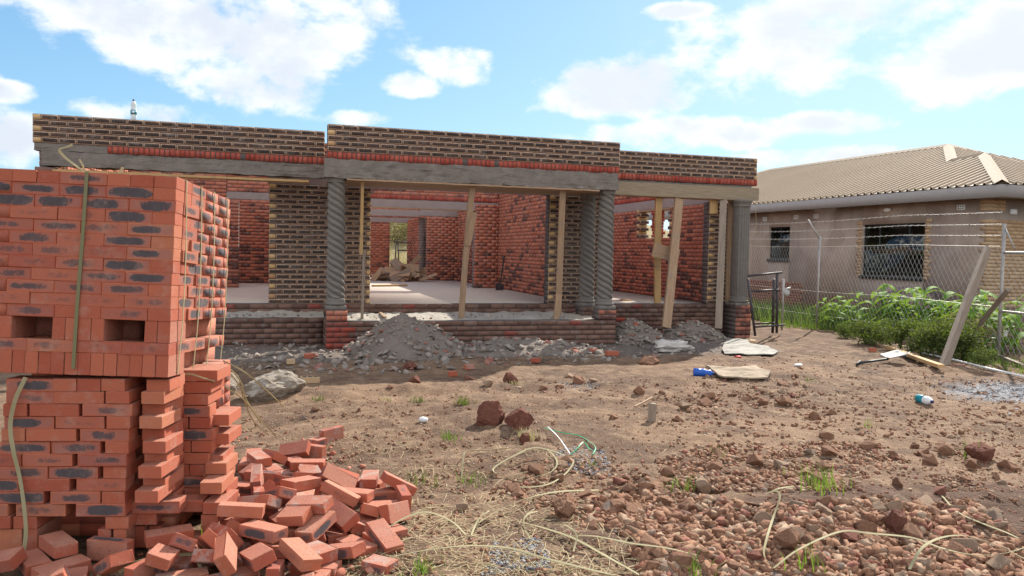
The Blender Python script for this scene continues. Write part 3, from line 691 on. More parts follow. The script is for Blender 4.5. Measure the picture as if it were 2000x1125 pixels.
# inside: tan brick partitions seen through the glass
mi = MB()
for k in range(26):
    for j in range(3): mi.box((1.6, w1[0]+.2+j*.235+(k % 2)*.11, .4+k*C_), (.05, .112, .038))
    for j in range(3): mi.box((1.6, w1[1]+.9+j*.235+(k % 2)*.11, .4+k*C_), (.05, .112, .038))
    if k < 7:
        for j in range(12): mi.box((.9, w1[0]-.2+j*.235+(k % 2)*.11, .4+k*C_), (.05, .112, .038))
nlink('inner_partition', mi.mesh('inner_partition'), M_tan)
mi = MB(); mi.span((4.5, .3, 0), (4.6, LW-.3, HW)); nlink('inner_wall', mi.mesh('inner_wall'), M_plaster)
mi = MB(); mi.span((.24, .24, HW-.02), (8.9, LW-.24, HW+.05)); nlink('ceiling', mi.mesh('ceiling'), M_plaster)
def window(wv, bars, sill=True):
    y0, y1, z0, z1 = wv; f = MB(); s = .035
    f.span((.08, y0, z0), (.12, y0+s, z1)); f.span((.08, y1-s, z0), (.12, y1, z1)); f.span((.081, y0+s, z0), (.119, y1-s, z0+s)); f.span((.081, y0+s, z1-s), (.119, y1-s, z1))
    for kind, p, q0, q1 in bars:
        if kind == 'v': f.span((.078, p-s*.5, q0), (.122, p+s*.5, q1))
        else: f.span((.077, q0, p-s*.5), (.123, q1, p+s*.5))
    o = nlink('window', f.mesh('window'), M_dark)
    gme = MB(); gme.span((.097, y0+s, z0+s), (.103, y1-s, z1-s)); nlink('pane', gme.mesh('pane'), M_glass, parent=o)
    sme = MB(); sme.span((-.05, y0, z0-.09), (.1, y1, z0-.003)); nlink('sill', sme.mesh('sill'), M_dark, parent=o)
zm = w1[2]+(w1[3]-w1[2])*.55; ya, yb = w1[0]+(w1[1]-w1[0])*.27, w1[0]+(w1[1]-w1[0])*.74
window(w1, [('v', ya, w1[2], w1[3]), ('v', yb, w1[2], w1[3]), ('h', zm, w1[0], ya), ('h', zm, yb, w1[1])])
window(w2, [('v', (w2[0]+w2[1])/2, w2[2], w2[3]), ('h', w2[2]+.5*(w2[3]-w2[2]), w2[0], w2[1])])
for sd_ in (0, 1):
  jb = MB()
  for i in range(int((w1[3]-w1[2]+.09)/C_)+1):
    l = .20 if i % 2 else .12; z = w1[2]-.05+i*C_+.03
    jb.box((.095, (w1[0]-l/2-.003, w1[1]+l/2+.003)[sd_], z), (.108, l/2, .0375))
  nlink('window_jamb_bricks', jb.mesh('window_jamb_bricks'), M_tan)
cb = MB(); zc0 = on_nb(1930, 602).z; zc1 = on_nb(1930, 430).z; i = 0; z = zc0
while z < zc1:
    l = .23 if i % 2 else .115
    cb.box((.117, l/2-.014, z+.04), (.13, l/2+.002, .0375)); s = .25+(i % 2)*-.0
    s = .25-(.117 if i % 2 else 0)
    while s < 3.2: cb.box((s+.113, .1, z+.04), (.1115, .113, .0375)); s += .2325
    z += C_; i += 1
nlink('corner_brickwork', cb.mesh('corner_brickwork'), M_tan); cb = MB()
zz = on_nb(1930, 411).z
while zz < fz0-.02:
    cb.box((.117, .11, zz+.04), (.13, .125, .0375)); cb.box((.36, .1, zz+.04), (.1115, .113, .0375)); zz += C_
nlink('upper_corner_brickwork', cb.mesh('upper_corner_brickwork'), M_tan)
for (u, v, sz) in ((1877, 405, .11), (1594, 422, .1), (1555, 424, .1), (1494, 428, .1)):
    p = on_nb(u, v); q = MB(); q.span((-.008, p.y-sz, p.z-.06), (.02, p.y+sz, p.z+.06)); o = nlink('airbrick', q.mesh('airbrick'), M_white)
    q = MB()
    for a in (-.55, 0, .55):
        for b in (-.022, .022): q.span((-.0095, p.y+a*sz-.018, p.z+b-.012), (-.0075, p.y+a*sz+.018, p.z+b+.012))
    nlink('vent_slot', q.mesh('vent_slot'), M_dark, parent=o)
q = MB(); q.span((.62, -.03, fz0-.32), (.82, .0, fz0-.2)); nlink('airbrick', q.mesh('airbrick'), M_white)
p = on_nb(1735, 410); bm = bmesh.new(); bmesh.ops.create_uvsphere(bm, u_segments=16, v_segments=8, radius=1)
for v_ in bm.verts: v_.co = Vector((p.x-.03+v_.co.x*.05, p.y+v_.co.y*.13, p.z+v_.co.z*.055))
me = bpy.data.meshes.new('bulkhead_light'); bm.to_mesh(me); bm.free(); nlink('bulkhead_light', me, M_white, smooth=True)
# roof
XE = -.48; tp = .36; z0r = fz1+.03
Mi = NM.inverted()
YE = on_nb(1956, 372, XE).y
A_ = on_slope(1922, 304, tp, z0r, XE); Mx = on_slope(1852, 286, tp, z0r, XE); J_ = on_slope(1860, 316, tp, z0r, XE); Fr = on_slope(1502, 334, tp, z0r, XE)
Fe_y = Fr.y+(Fr.x-XE)*1.05
def corr(name, pts, udir, parent=None):
    """corrugated slope: pts = [(s, e0, e1)] limits in e at positions s; udir maps (s, e) -> local xyz"""
    prof = [(0, 0), (.155, 0), (.175, .045), (.215, .045), (.235, 0)]; v = []; fc = []; s0, s1 = pts[0][0], pts[-1][0]; s = s0; cols = []
    P = np.array(pts)
    while s < s1:
        for a, h in prof[:-1]:
            if s+a <= s1: cols.append((s+a, h))
        s += .235
    for s, h in cols:
        e0 = np.interp(s, P[:, 0], P[:, 1]); e1 = np.interp(s, P[:, 0], P[:, 2])
        v.append(udir(s, e0, h)); v.append(udir(s, max(e1, e0+.01), h))
    fc = [(2*i, 2*i+2, 2*i+3, 2*i+1) for i in range(len(cols)-1)]
    return nlink(name, pyme(name, v, fc), M_roof)
sl1 = lambda s, e, h: (e, s, z0r+tp*(e-XE)+h)
corr('roof_slope', [(YE, XE, XE), (A_.y, XE, A_.x), (J_.y, XE, J_.x), (J_.y+.01, XE, J_.x), (Mx.y, XE, Mx.x), (Fr.y, XE, Fr.x), (Fe_y, XE, XE)], sl1)
tq = (A_.z-z0r)/(A_.y-YE); xr = 2*A_.x-XE
corr('roof_slope', [(XE, YE, YE), (A_.x, YE, A_.y), (xr, YE, YE)], lambda s, e, h: (s, e, z0r+tq*(e-YE)+h))
tm = (Mx.z-J_.z)/max(.3, (Mx.y-J_.y)); 
corr('roof_slope', [(J_.x-.05, J_.y, J_.y), (Mx.x, J_.y, Mx.y), (Mx.x+4, J_.y-1.2, J_.y-1.1)], lambda s, e, h: (s, e, J_.z+tm*(e-J_.y)+h-(0. if s < Mx.x else 0)))
def flash(pa, pb, wd=.16):
    pa = Vector(pa); pb = Vector(pb); d_ = (pb-pa).normalized(); sd = d_.cross(Vector((0, 0, 1))).normalized()
    v = []; 
    for p in (pa, pb): v += [p+sd*wd-Vector((0, 0, .055-.05)), p+Vector((0, 0, .085)), p-sd*wd-Vector((0, 0, .055-.05))]
    return nlink('ridge_flashing', pyme('ridge_flashing', v, [(0, 1, 4, 3), (1, 2, 5, 4)]), M_roof)
flash((XE, YE, z0r), A_, .15); flash(A_, J_, .1); flash(J_, Mx, .15); flash(Mx, Fr, .14); flash(Fr, (XE, Fe_y, z0r), .2); flash(Mx, (Mx.x+6, Mx.y-3, Mx.z-1.6), .16)
# right and back slopes, plain sheets
v = [A_, (xr, YE, z0r), (xr+1, YE+8, z0r), J_, (Mx.x, Mx.y, Mx.z), (Fr.x, Fr.y, Fr.z), (XE, Fe_y, z0r), (2*Mx.x-XE, Fe_y, z0r), (2*Mx.x-XE, YE+3, z0r)]
nlink('roof_slope', pyme('roof_slope', v, [(0, 1, 2, 3), (4, 8, 7, 5), (5, 7, 6)]), M_roof)
fm = MB(); fm.span((XE-.02, YE-.02, fz0), (XE, Fe_y, fz1+.01)); fm.span((XE+.001, YE-.02, fz0), (9.5, YE, fz1+.01)); nlink('fascia', fm.mesh('fascia'), M_fascia)
fm = MB(); fm.span((XE, YE, fz0+.03), (-.001, Fe_y, fz0+.045)); fm.span((0, YE, fz0+.03), (9.5, -.001, fz0+.045)); nlink('eaves_soffit', fm.mesh('eaves_soffit'), M_plaster)
p, q_ = on_nb(1470, 548), on_nb(1562, 600); q = MB(); i = 0; z = .05
while z < p.z:
    s = q_.y+(.11 if i % 2 else 0)
    while s < p.y+.5: q.box((.09, s, z+.04), (.1115, .1115, .0375)); s += .2325
    z += C_; i += 1
o = nlink('exposed_brick_base', q.mesh('exposed_brick_base'), simple('orange_clay', (.30, .14, .09), .9, 0, .3))

# ------------------------------------------------------------------ brick stacks
PY = .225; EX = np.array([math.cos(PY), -math.sin(PY), 0]); EY = np.array([math.sin(PY), math.cos(PY), 0])
FP = CAM+ray(340, 738)*3.84
def FRT(u, v, yf=0.):
    """point of the ray on the vertical plane lying yf behind the front of the stacks: (x', z)"""
    d = ray(u, v); t_ = ((FP-CAM)@EY+yf)/(d@EY); p = CAM+d*t_; return (p-FP)@EX, p[2]
BL, BW, BH = .234, .111, .0605
# (u0, type, v_top, yf): S long side to the front, H end to the front, U standing on its side
ROWS = [(740, 'S12 H103 H150.5 H198'), (764.5, 'S12 S106 H206'), (789, 'H6 S57 S160.5'), (813.5, 'S8 S108 H208'), (838, 'H2 S50.5 S156'), (862.5, 'S0 S100 H206'),
        (887, 'S-57 S43.5 S151'), (911.5, 'S-5 S95 H202'), (936, 'S-62 S38 S149'), (960.5, 'S-13 S98 H199'), (985, 'S-83 S31 S148'), (1009.5, 'H-26 H26 H206')]
STK = []   # entries: group, x', y', z centre, dims(lx, ly, lz), kind of brick
def put(grp, u, ty, v, yf, dx=0., dy=0.):
    x, z = FRT(u, v, yf)
    lx, ly, lz = {'S': (BL, BW, BH), 'H': (BW, BL, BH), 'U': (BH, BL, BW), 'T': (BH, BW, BL)}[ty]
    STK.append([grp, x+lx/2+dx, yf+ly/2+dy, z-lz/2, ty, random.random()])
for k_, (v, s) in enumerate(ROWS):
    for it in s.split(): put('L%d' % k_, float(it[1:]), it[0], v, random.uniform(-.006, .008))
for u in (0, 20, 50): put('L12', u-2, 'U', 1034, .01)
for u in (191, 221): put('L12', u, 'U', 1034, .01)
for i, (u, p) in enumerate([(285, .03), (278, 0), (279, .07), (273.5, -.01), (279, .07), (279, -.01), (281, .07), (271, -.03), (281, .06), (263, -.04)]): put('M%d' % i, u, 'H', 741.5+i*24.2, p)
for i, s in enumerate(['H344 H384', 'H332 H371', 'H324 H366', 'S323', 'H326 H369.5', 'S329', 'H331 H374', 'S320.5', 'H328 H370.5', 'S312', 'H317 H359']):
    for it in s.split(): put('R%d' % i, float(it[1:]), it[0], 723+i*23.1, .36)
for (u, ty, v, yf) in [(u_-14 if u_ > 400 else u_, t_, v_, y_) for (u_, t_, v_, y_) in [(257, 'S', 980, .08), (305, 'S', 978, .2), (397, 'H', 982, .16), (404, 'H', 943, .2), (414, 'H', 905, .34), (258, 'H', 1003, .1), (391, 'U', 1006, .17), (417, 'U', 1006, .17), (352, 'S', 1050, .17), (262, 'U', 1028, .12), (290, 'U', 1028, .14),
                       (421, 'H', 810, .42), (421, 'H', 847, .42), (404, 'H', 1050, .19), (408, 'H', 890, .40), (410, 'H', 925, .36), (414, 'H', 955, .32), (418, 'H', 990, .25), (420, 'H', 1015, .22)]]:
    put('F', u, ty, v, yf)
LV = []
for i in range(12):
    kk = [0, .0, .35, .9, .5, 0, .7, .2, 1., 0, .4, .15][i]
    LV.append(brick_mesh('brick', BL, BW, BH, (.0, .0 if i % 3 else .5, kk, kk*.6, 0, 0), (i*.37) % 1, .0045, i, .0022))
    LV[-1].materials.append(M_loose)
PV = []
for i, kk in enumerate([0, 0, .25, .4, .5, .6, .85, 1., 1.]):
    for j in range(2):
        me = brick_mesh('brick', BL, BW, BH, (0, 0, kk, kk, 0, 0), (i*.29+j*.5) % 1, .003, i*3+j, .001); me.materials.append(M_pack); PV.append((kk, me))
def pv(lo, hi): return random.choice([m for k, m in PV if lo <= k <= hi])
QZ = -PY
ordn = ['first', 'second', 'third', 'fourth', 'fifth', 'sixth', 'seventh', 'eighth', 'ninth', 'tenth', 'eleventh', 'twelfth', 'thirteenth', 'fourteenth']
cnt = {}
for grp, x, y, z, ty, r in STK:
    p = FP+EX*x+EY*y; me = (pv(.85, 1) if r < .38 else pv(.25, .6)) if (ty == 'S' and r < .8) else pv(0, .2)
    o = bpy.data.objects.new('brick', me); COL.objects.link(o); o.location = (p[0], p[1], z)
    o.rotation_euler = {'S': (0, 0, QZ), 'H': (0, 0, QZ+R_(90)), 'U': (R_(90), 0, QZ+R_(90))}[ty]
    o.rotation_euler[2] += random.uniform(-.02, .02)
    if grp[0] in 'FM': o.rotation_euler[2] += random.uniform(-.05, .05)
    cnt[grp] = cnt.get(grp, 0)+1; n_ = cnt[grp]-1
    if grp[0] == 'L': lab = '%s brick from the left in the %s course of the left loose stack' % (ordn[n_], ordn[int(grp[1:])]); gg = 'bricks of the left stack under the strapped pack'
    elif grp[0] == 'R': lab = '%s brick in the %s course of the middle stack, right of the dark gap' % (ordn[n_], ordn[int(grp[1:])]); gg = 'bricks of the middle stack'
    elif grp[0] == 'M': lab = '%s brick from the top of the single column beside the dark gap' % ordn[int(grp[1:])]; gg = 'bricks of the single column'
    else: lab = 'red brick standing loose at the stepped foot of the middle stack'; gg = 'bricks at the foot of the middle stack'
    tag(o, lab, 'brick', gg)
# cores of the two stacks: bricks behind the outer ones, too many and too hidden to tell apart
co_ = MB(); x0, x1 = FRT(8, 800)[0], FRT(262, 800)[0]
for k in range(14):
    z = FRT(130, 740)[1]-.062*k-.031
    for j in range(3):
        for i in range(int((x1-x0)/.237)+1):
            if x0+i*.237+.24 > x1+.13 and k < 13: continue
            p = FP+EX*(x0+.117+i*.237+(k % 2)*-.0)+EY*(.30+j*.13+.0); co_.box((p[0], p[1], z), (BL/2, BW/2, BH/2), nprot(QZ+random.uniform(-.02, .02)), k=0)
x2, x3 = FRT(282, 800, .1)[0], FRT(400, 800, .36)[0]
for k in range(14):
    z = FRT(340, 725, .36)[1]-.062*k-.031
    for j in range(2):
        for i in range(2):
            p = FP+EX*(x3-.12-i*.237)+EY*(.66+j*.115); co_.box((p[0], p[1], z), (BL/2-random.uniform(0, .003), BW/2, BH/2), nprot(QZ+random.uniform(-.03, .03)), k=.5)
    if k < 13:
        for j in range(2): p = FP+EX*(x2+.05)+EY*(.33+j*.24); co_.box((p[0], p[1], z), (BW/2, BL/2, BH/2), nprot(QZ), k=0)
o = link('stacked_bricks', co_.mesh('stacked_bricks'), M_pack); tag(o, 'red bricks filling the inside and back of the lower stacks', 'bricks', kind='stuff')
# strapped pack on top, leaning a little
yb = Vector(ray(902, 583)).normalized(); PT = Vector(CAM+ray(345, 345)*3.84); d2 = Vector(ray(327, 738)); tb = (PT-Vector(CAM)).dot(yb)/d2.dot(yb); PB = Vector(CAM)+d2*tb
zb_ = (PT-PB); HP = zb_.length; zb_.normalize(); xb = yb.cross(zb_).normalized(); yb = zb_.cross(xb)
PM = Matrix(((xb.x, yb.x, zb_.x), (xb.y, yb.y, zb_.y), (xb.z, yb.z, zb_.z)))
pack = empty('brick_pack', PB, 'strapped pack of new red bricks with dark blotches, on top of the loose stacks', 'brick pack', rot=PM.to_euler())
BLp, BWp = .2215, .108; hU = .1085; hr = (HP-2*hU)/13; gap = .002
pb = []    # (x, y, z, lx, ly, lz, orient, patch range)
def addp(x, y, z, ty, kr):   # x: right edge, y: front edge, z: bottom
    lx, ly, lz = {'S': (BLp, BWp, hr), 'H': (BWp, BLp, hr), 'U': (hr, BLp, hU)}[ty]
    pb.append((x-lx/2, y+ly/2, z+lz/2, ty, kr)); return x-lx-gap
zc = HP; rowsP = ['HHHSHHHH', 'HSSSS', 'SSSSS', 'HSSSS', 'SSSSS', 'HSSSS', 'SSSSS', 'HSSSS', 'SSSSS', 'HSSSS', 'SSSSS', 'HSHHSH', 'UU_UUUU_UUU', 'SSSSS', 'UUUUUUUUUUUUUUUU']
side = []
for ri, s in enumerate(rowsP):
    h = hU if 'U' in s else hr; zc -= h; x = 0.
    for ci, ch in enumerate(s):
        if ch == '_': x -= .19; continue
        kr = (0, .2)
        if ch == 'S':
            kr = (.85, 1) if ri in (1, 2) else ((.85, 1) if ci < 2 and 3 <= ri < 9 and not (ci == 1 and ri % 2 == 0) else (.25, .6))
            if ri in (0,): kr = (.6, .9)
        if ri == 14 and ci in (6, 9, 12): pass
        x = addp(x+random.uniform(-.001, .001), random.uniform(-.004, .004), zc, ch, kr)
        if x < -1.02: break
    # right hand face
    if 'U' in s:
        y = BLp+gap
        while y < .9: side.append((-BLp/2+random.uniform(-.004, .004), y+hr/2, zc+h/2, 'U', (0, .2))); y += hr+gap+.001
    elif s[0] == 'H' :
        y = BLp+gap
        for j in range(3): side.append((-BWp/2+random.uniform(-.008, .012), y+BLp/2, zc+h/2, 'H', (.6, .85))); y += BLp+gap+random.uniform(0, .004)
    else:
        y = BWp+gap
        for j in range(3): side.append((-BWp/2+random.uniform(-.008, .012), y+BLp/2, zc+h/2, 'H', (.6, .85))); y += BLp+gap+random.uniform(0, .004)
        side.append((-BLp/2, y+BWp/2, zc+h/2, 'S', (.25, .6)))
front = sorted(pb, key=lambda q: -q[0]); allb = front[:76]+sorted(side, key=lambda q: q[1])[:24]
rest = front[76:]+sorted(side, key=lambda q: q[1])[24:]
sc3 = (BLp/BL, BWp/BW, hr/BH)
for x, y, z, ty, kr in allb:
    me = pv(*kr); o = bpy.data.objects.new('brick', me); COL.objects.link(o); o.parent = pack; o.location = (x, y, z); o.scale = sc3
    o.rotation_euler = {'S': (0, 0, 0), 'H': (0, 0, R_(90)), 'U': (R_(90), 0, R_(90))}[ty]; o.rotation_euler[2] += random.uniform(-.008, .008)
mb = MB()
for x, y, z, ty, kr in rest:
    lx, ly, lz = {'S': (BLp, BWp, hr), 'H': (BWp, BLp, hr), 'U': (hr, BLp, hU)}[ty]
    k_ = random.uniform(*kr); mb.box((x, y, z), (lx/2-.001, ly/2-.001, lz/2-.001), k=(k_, k_, k_, k_, 0, 0) if ty != 'U' else 0)
for ri in range(15):    # the bricks inside and at the back
    h = hU if ri in (12, 14) else hr; zz = HP-(ri*hr if ri < 13 else (12*hr+hU+(ri-13)*hr))-h/2
    y = .23
    while y < .88:
        n = 4
        for j in range(n): mb.box((-.24-(j+.5)*.2-.0, y+.055, zz), (.099, .0535, h/2-.0015))
        y += .111
    for j in range(5):
        if ri == 0: mb.box((-.12-j*.2, .17, zz-.001), (.098, .06, h/2-.004))
o = link('inner_bricks', mb.mesh('inner_bricks'), M_pack, world=False); o.parent = pack; o['kind'] = 'stuff'
def smooth_pts(P, n=8):
    P = [Vector(p) for p in P]; P = [P[0]*2-P[1]]+P+[P[-1]*2-P[-2]]; out = []
    for i in range(1, len(P)-2):
        a, b, c, d_ = P[i-1:i+3]
        for k in range(n):
            t_ = k/n; out.append(.5*((2*b)+(c-a)*t_+(2*a-5*b+4*c-d_)*t_*t_+(3*b-a-3*c+d_)*t_**3))
    out.append(P[-2]); return out
def ribbon(name, P, wd, m, parent=None, up=(0, 0, 1), twist=0., th=.0012, n=8, world=True):
    Q = smooth_pts(P, n); v = []; fc = []
    for i, p in enumerate(Q):
        T = (Q[min(i+1, len(Q)-1)]-Q[max(i-1, 0)]).normalized(); s_ = T.cross(Vector(up))
        s_ = s_.normalized() if s_.length > 1e-3 else Vector((1, 0, 0)); N = s_.cross(T)
        a = twist*math.sin(i/len(Q)*6.3+len(Q)); s2 = s_*math.cos(a)+N*math.sin(a); N2 = s2.cross(T)
        v += [p-s2*wd/2+N2*th, p+s2*wd/2+N2*th, p+s2*wd/2-N2*th, p-s2*wd/2-N2*th]
    for i in range(len(Q)-1):
        for k in range(4): fc.append((4*i+k, 4*i+(k+1) % 4, 4*i+4+(k+1) % 4, 4*i+4+k))
    fc += [(3, 2, 1, 0), tuple(4*(len(Q)-1)+k for k in range(4))]
    me = pyme(name, v, fc); o = bpy.data.objects.new(name, me); COL.objects.link(o); me.materials.append(m)
    if parent: o.parent = parent
    return o
ribbon('strap', [(-.425, -.006, HP+.004), (-.43, -.008, HP*.7), (-.44, -.008, HP*.35), (-.445, -.008, .03)], .017, M_strapg, pack, up=(0, 1, 0))
for yy in (.13, .36, .58, .83): ribbon('strap', [(.004, yy, HP+.003), (.014, yy+.004, HP*.66), (.016, yy, HP*.3), (.004, yy-.006, .01)], .010, M_strap, pack, up=(1, 0, 0))
for yy in (.13, .36, .58, .83): ribbon('strap', [(-1.0, yy, HP+.004), (-.5, yy, HP+.006), (.004, yy, HP+.003)], .012, M_strap, pack)
# loose strap ends curling up from the top
def onfr(u, v, yf): return Vector(CAM+ray(u, v)*(((FP-CAM)@EY+yf)/(ray(u, v)@EY)))
ribbon('strap_end', [Mp for Mp in [pack_ for pack_ in [mw(pack).inverted() @ onfr(*q) for q in ((172, 340, .12), (150, 325, .12), (128, 308, .12), (115, 293, .12), (128, 288, .12), (141, 283, .12))]]], .012, M_strap, pack, up=(0, 1, 0), twist=.8)
ribbon('strap_end', [mw(pack).inverted() @ onfr(*q) for q in ((170, 337, .15), (163, 328, .15), (160, 320, .15), (155, 311, .15))], .009, M_strap, pack, up=(0, 1, 0), twist=.6)
ribbon('strap_end', [mw(pack).inverted() @ onfr(*q) for q in ((228, 345, .4), (234, 337, .4), (240, 327, .4))], .014, M_strap, pack, up=(0, 1, 0))
# tumbled heap of loose bricks
LOOSE = [[-0.45,-7.926,-0.39,0.746,0.0,-0.0,-0.666],[-0.377,-7.588,-0.361,0.346,-0.93,0.114,-0.042],[-1.101,-8.733,-0.39,0.995,0.0,0.0,0.097],[-0.66,-8.238,-0.39,0.56,-0.0,-0.0,0.829],[-0.094,-7.693,-0.39,0.996,-0.0,0.0,0.084],[-0.873,-7.614,-0.39,0.0,-0.599,-0.801,0.0],[-0.684,-8.105,-0.329,0.107,0.0,-0.0,0.994],[-0.722,-7.834,-0.358,0.561,0.263,0.334,0.711],[-0.68,-7.15,-0.39,0.114,0.0,-0.0,-0.993],[-0.886,-8.785,-0.39,0.21,0.0,-0.0,-0.978],[-0.523,-8.073,-0.365,0.333,-0.333,-0.624,0.624],[-0.863,-8.943,-0.39,0.0,-0.404,0.915,0.0],[-0.519,-8.864,-0.39,0.979,-0.0,0.0,-0.204],[-0.414,-8.291,-0.39,0.789,0.0,0.0,-0.614],[-0.843,-8.517,-0.389,0.588,0.006,0.008,0.809],[-0.469,-7.089,-0.39,0.347,0.0,0.0,0.938],[-0.117,-7.936,-0.39,0.053,-0.0,-0.0,0.999],[-1.123,-8.338,-0.39,0.0,-0.719,-0.695,-0.0],[-0.736,-6.982,-0.39,0.807,0.0,-0.0,-0.59],[-0.791,-7.959,-0.303,0.031,-0.706,-0.031,-0.706],[-0.413,-7.978,-0.312,0.691,0.148,0.188,0.682],[-0.317,-7.875,-0.39,0.697,0.0,-0.0,-0.717],[-0.566,-6.86,-0.39,0.576,0.0,0.0,0.818],[-0.984,-8.632,-0.339,0.566,-0.193,-0.139,-0.79],[-0.816,-7.423,-0.39,0.971,-0.0,-0.0,-0.239],[-0.681,-7.895,-0.294,0.815,-0.268,0.329,-0.393],[-1.287,-8.694,-0.365,0.636,0.636,0.31,0.31],[0.036,-7.661,-0.334,0.249,0.026,-0.968,0.035],[-1.651,-8.476,-0.39,0.312,-0.0,0.0,-0.95],[-0.73,-8.373,-0.39,0.856,0.0,-0.0,-0.516],[-0.689,-8.113,-0.224,0.059,0.504,0.819,-0.27],[-0.497,-7.119,-0.329,0.087,0.0,0.0,0.996],[-0.844,-7.596,-0.329,0.234,0.0,0.0,0.972],[-1.183,-9.002,-0.39,0.96,0.0,-0.0,-0.279],[-0.131,-7.539,-0.329,0.0,0.634,-0.773,-0.0],[-0.134,-7.457,-0.39,0.959,-0.0,0.0,-0.282],[-0.662,-7.521,-0.39,0.0,0.904,0.427,0.0],[-0.611,-8.25,-0.289,0.946,0.12,-0.112,0.281],[-0.659,-8.556,-0.357,0.95,-0.041,0.141,0.274],[-0.807,-7.71,-0.249,0.532,-0.479,-0.565,0.41],[-0.696,-8.842,-0.364,0.552,0.552,0.442,0.442],[-0.254,-8.164,-0.39,0.42,0.0,0.0,0.907],[-0.549,-7.821,-0.323,0.246,0.215,0.129,-0.936],[-0.303,-8.519,-0.39,0.869,0.0,0.0,-0.494],[-0.78,-7.5,-0.304,0.688,0.688,-0.161,-0.161],[-0.507,-8.356,-0.353,0.681,0.216,-0.127,-0.688],[-0.689,-8.427,-0.328,0.178,0.004,0.001,-0.984],[-0.391,-7.402,-0.39,0.381,0.0,0.0,-0.925],[-0.889,-6.798,-0.39,0.747,-0.0,-0.0,0.665],[-0.186,-8.102,-0.342,0.001,-0.744,-0.637,0.205],[-0.331,-8.244,-0.345,0.865,-0.168,0.196,-0.43],[-0.939,-8.461,-0.298,0.398,0.75,-0.493,-0.191],[-0.341,-7.948,-0.283,0.165,0.23,0.067,0.957],[-0.881,-8.299,-0.324,0.606,-0.321,0.062,-0.725],[-0.853,-7.14,-0.352,0.168,-0.84,0.483,-0.18],[-0.486,-7.657,-0.361,0.042,0.114,0.931,0.345],[-0.775,-8.758,-0.301,0.07,-0.795,0.581,-0.16],[-1.004,-8.474,-0.316,0.429,0.632,-0.637,-0.105],[-1.799,-8.361,-0.39,0.853,-0.0,0.0,-0.522],[-0.53,-9.06,-0.39,0.585,-0.0,-0.0,0.811],[-0.785,-8.188,-0.231,0.009,0.356,0.894,-0.274],[-0.495,-7.38,-0.318,0.101,-0.011,0.109,-0.989],[0.036,-7.869,-0.365,0.495,-0.495,-0.505,0.505],[-0.55,-8.003,-0.276,0.657,-0.062,-0.005,-0.751],[-1.171,-8.547,-0.39,0.0,0.176,0.984,0.0],[-0.455,-6.635,-0.365,0.669,0.669,-0.228,-0.228],[-0.141,-8.392,-0.39,0.203,-0.0,-0.0,-0.979],[-0.498,-7.74,-0.349,0.945,0.316,-0.071,-0.034],[-0.215,-8.784,-0.39,0.0,0.931,-0.365,0.0],[-1.087,-7.077,-0.39,0.0,-0.137,-0.991,0.0],[-0.281,-6.115,-0.365,0.253,-0.253,0.66,-0.66],[-1.558,-8.651,-0.39,0.65,0.0,0.0,0.76],[-0.258,-7.846,-0.329,0.0,0.967,-0.254,-0.0],[-0.805,-8.273,-0.304,0.494,0.144,0.252,0.82],[-0.376,-8.305,-0.284,0.825,0.29,-0.041,-0.484],[-0.548,-7.577,-0.286,0.183,0.74,-0.64,0.093],[-0.635,-9.082,-0.346,0.981,0.07,-0.164,-0.079],[-0.914,-8.752,-0.281,0.574,0.397,0.326,0.638],[-0.649,-7.717,-0.258,0.596,0.003,0.178,0.783],[-0.864,-8.353,-0.207,0.058,0.996,-0.049,-0.052],[-1.411,-8.599,-0.337,0.467,-0.218,0.12,0.848],[-0.754,-8.525,-0.266,0.007,-0.359,-0.933,0.022],[-0.497,-8.705,-0.329,0.0,0.882,-0.471,0.0],[-0.564,-7.909,-0.222,0.379,-0.057,-0.025,-0.923],[-0.744,-7.331,-0.351,0.093,0.012,-0.98,0.173],[-0.511,-8.746,-0.39,0.203,0.0,0.0,0.979],[-0.718,-6.781,-0.351,0.792,-0.276,0.114,-0.533],[-1.244,-8.334,-0.39,0.727,-0.0,0.0,-0.686],[-1.934,-8.409,-0.355,0.154,-0.122,-0.089,0.976],[-0.605,-8.41,-0.242,0.093,0.253,0.96,0.081],[-0.383,-8.635,-0.359,0.917,-0.052,-0.129,-0.373],[-0.313,-7.492,-0.325,0.015,-0.2,-0.605,-0.77],[-1.675,-8.737,-0.353,0.076,0.166,0.013,-0.983],[-1.471,-8.337,-0.365,0.688,-0.688,0.164,-0.164],[-0.586,-8.785,-0.297,0.5,0.137,0.044,0.854],[-0.524,-7.293,-0.359,0.641,0.06,0.11,-0.757],[-0.396,-6.245,-0.39,0.408,-0.0,-0.0,0.913],[-1.706,-8.307,-0.329,0.873,-0.0,-0.0,-0.487],[-0.815,-6.9,-0.329,0.0,-0.817,0.577,0.0],[-1.123,-8.559,-0.286,0.003,0.632,0.711,-0.308],[-0.058,-8.189,-0.338,0.306,0.297,-0.759,-0.492],[-0.864,-6.56,-0.39,0.7,0.0,-0.0,-0.714],[-0.335,-7.67,-0.282,0.899,0.34,0.261,-0.092],[-1.19,-8.691,-0.291,0.158,0.135,-0.074,0.975],[-0.164,-8.525,-0.349,0.101,-0.822,0.539,0.154],[-0.5,-8.455,-0.287,0.886,0.012,-0.117,0.449],[-0.576,-6.669,-0.337,0.165,-0.175,-0.341,0.909],[-1.21,-8.307,-0.329,0.0,-0.123,0.992,0.0],[-0.527,-8.328,-0.214,0.086,-0.958,0.261,-0.08]]
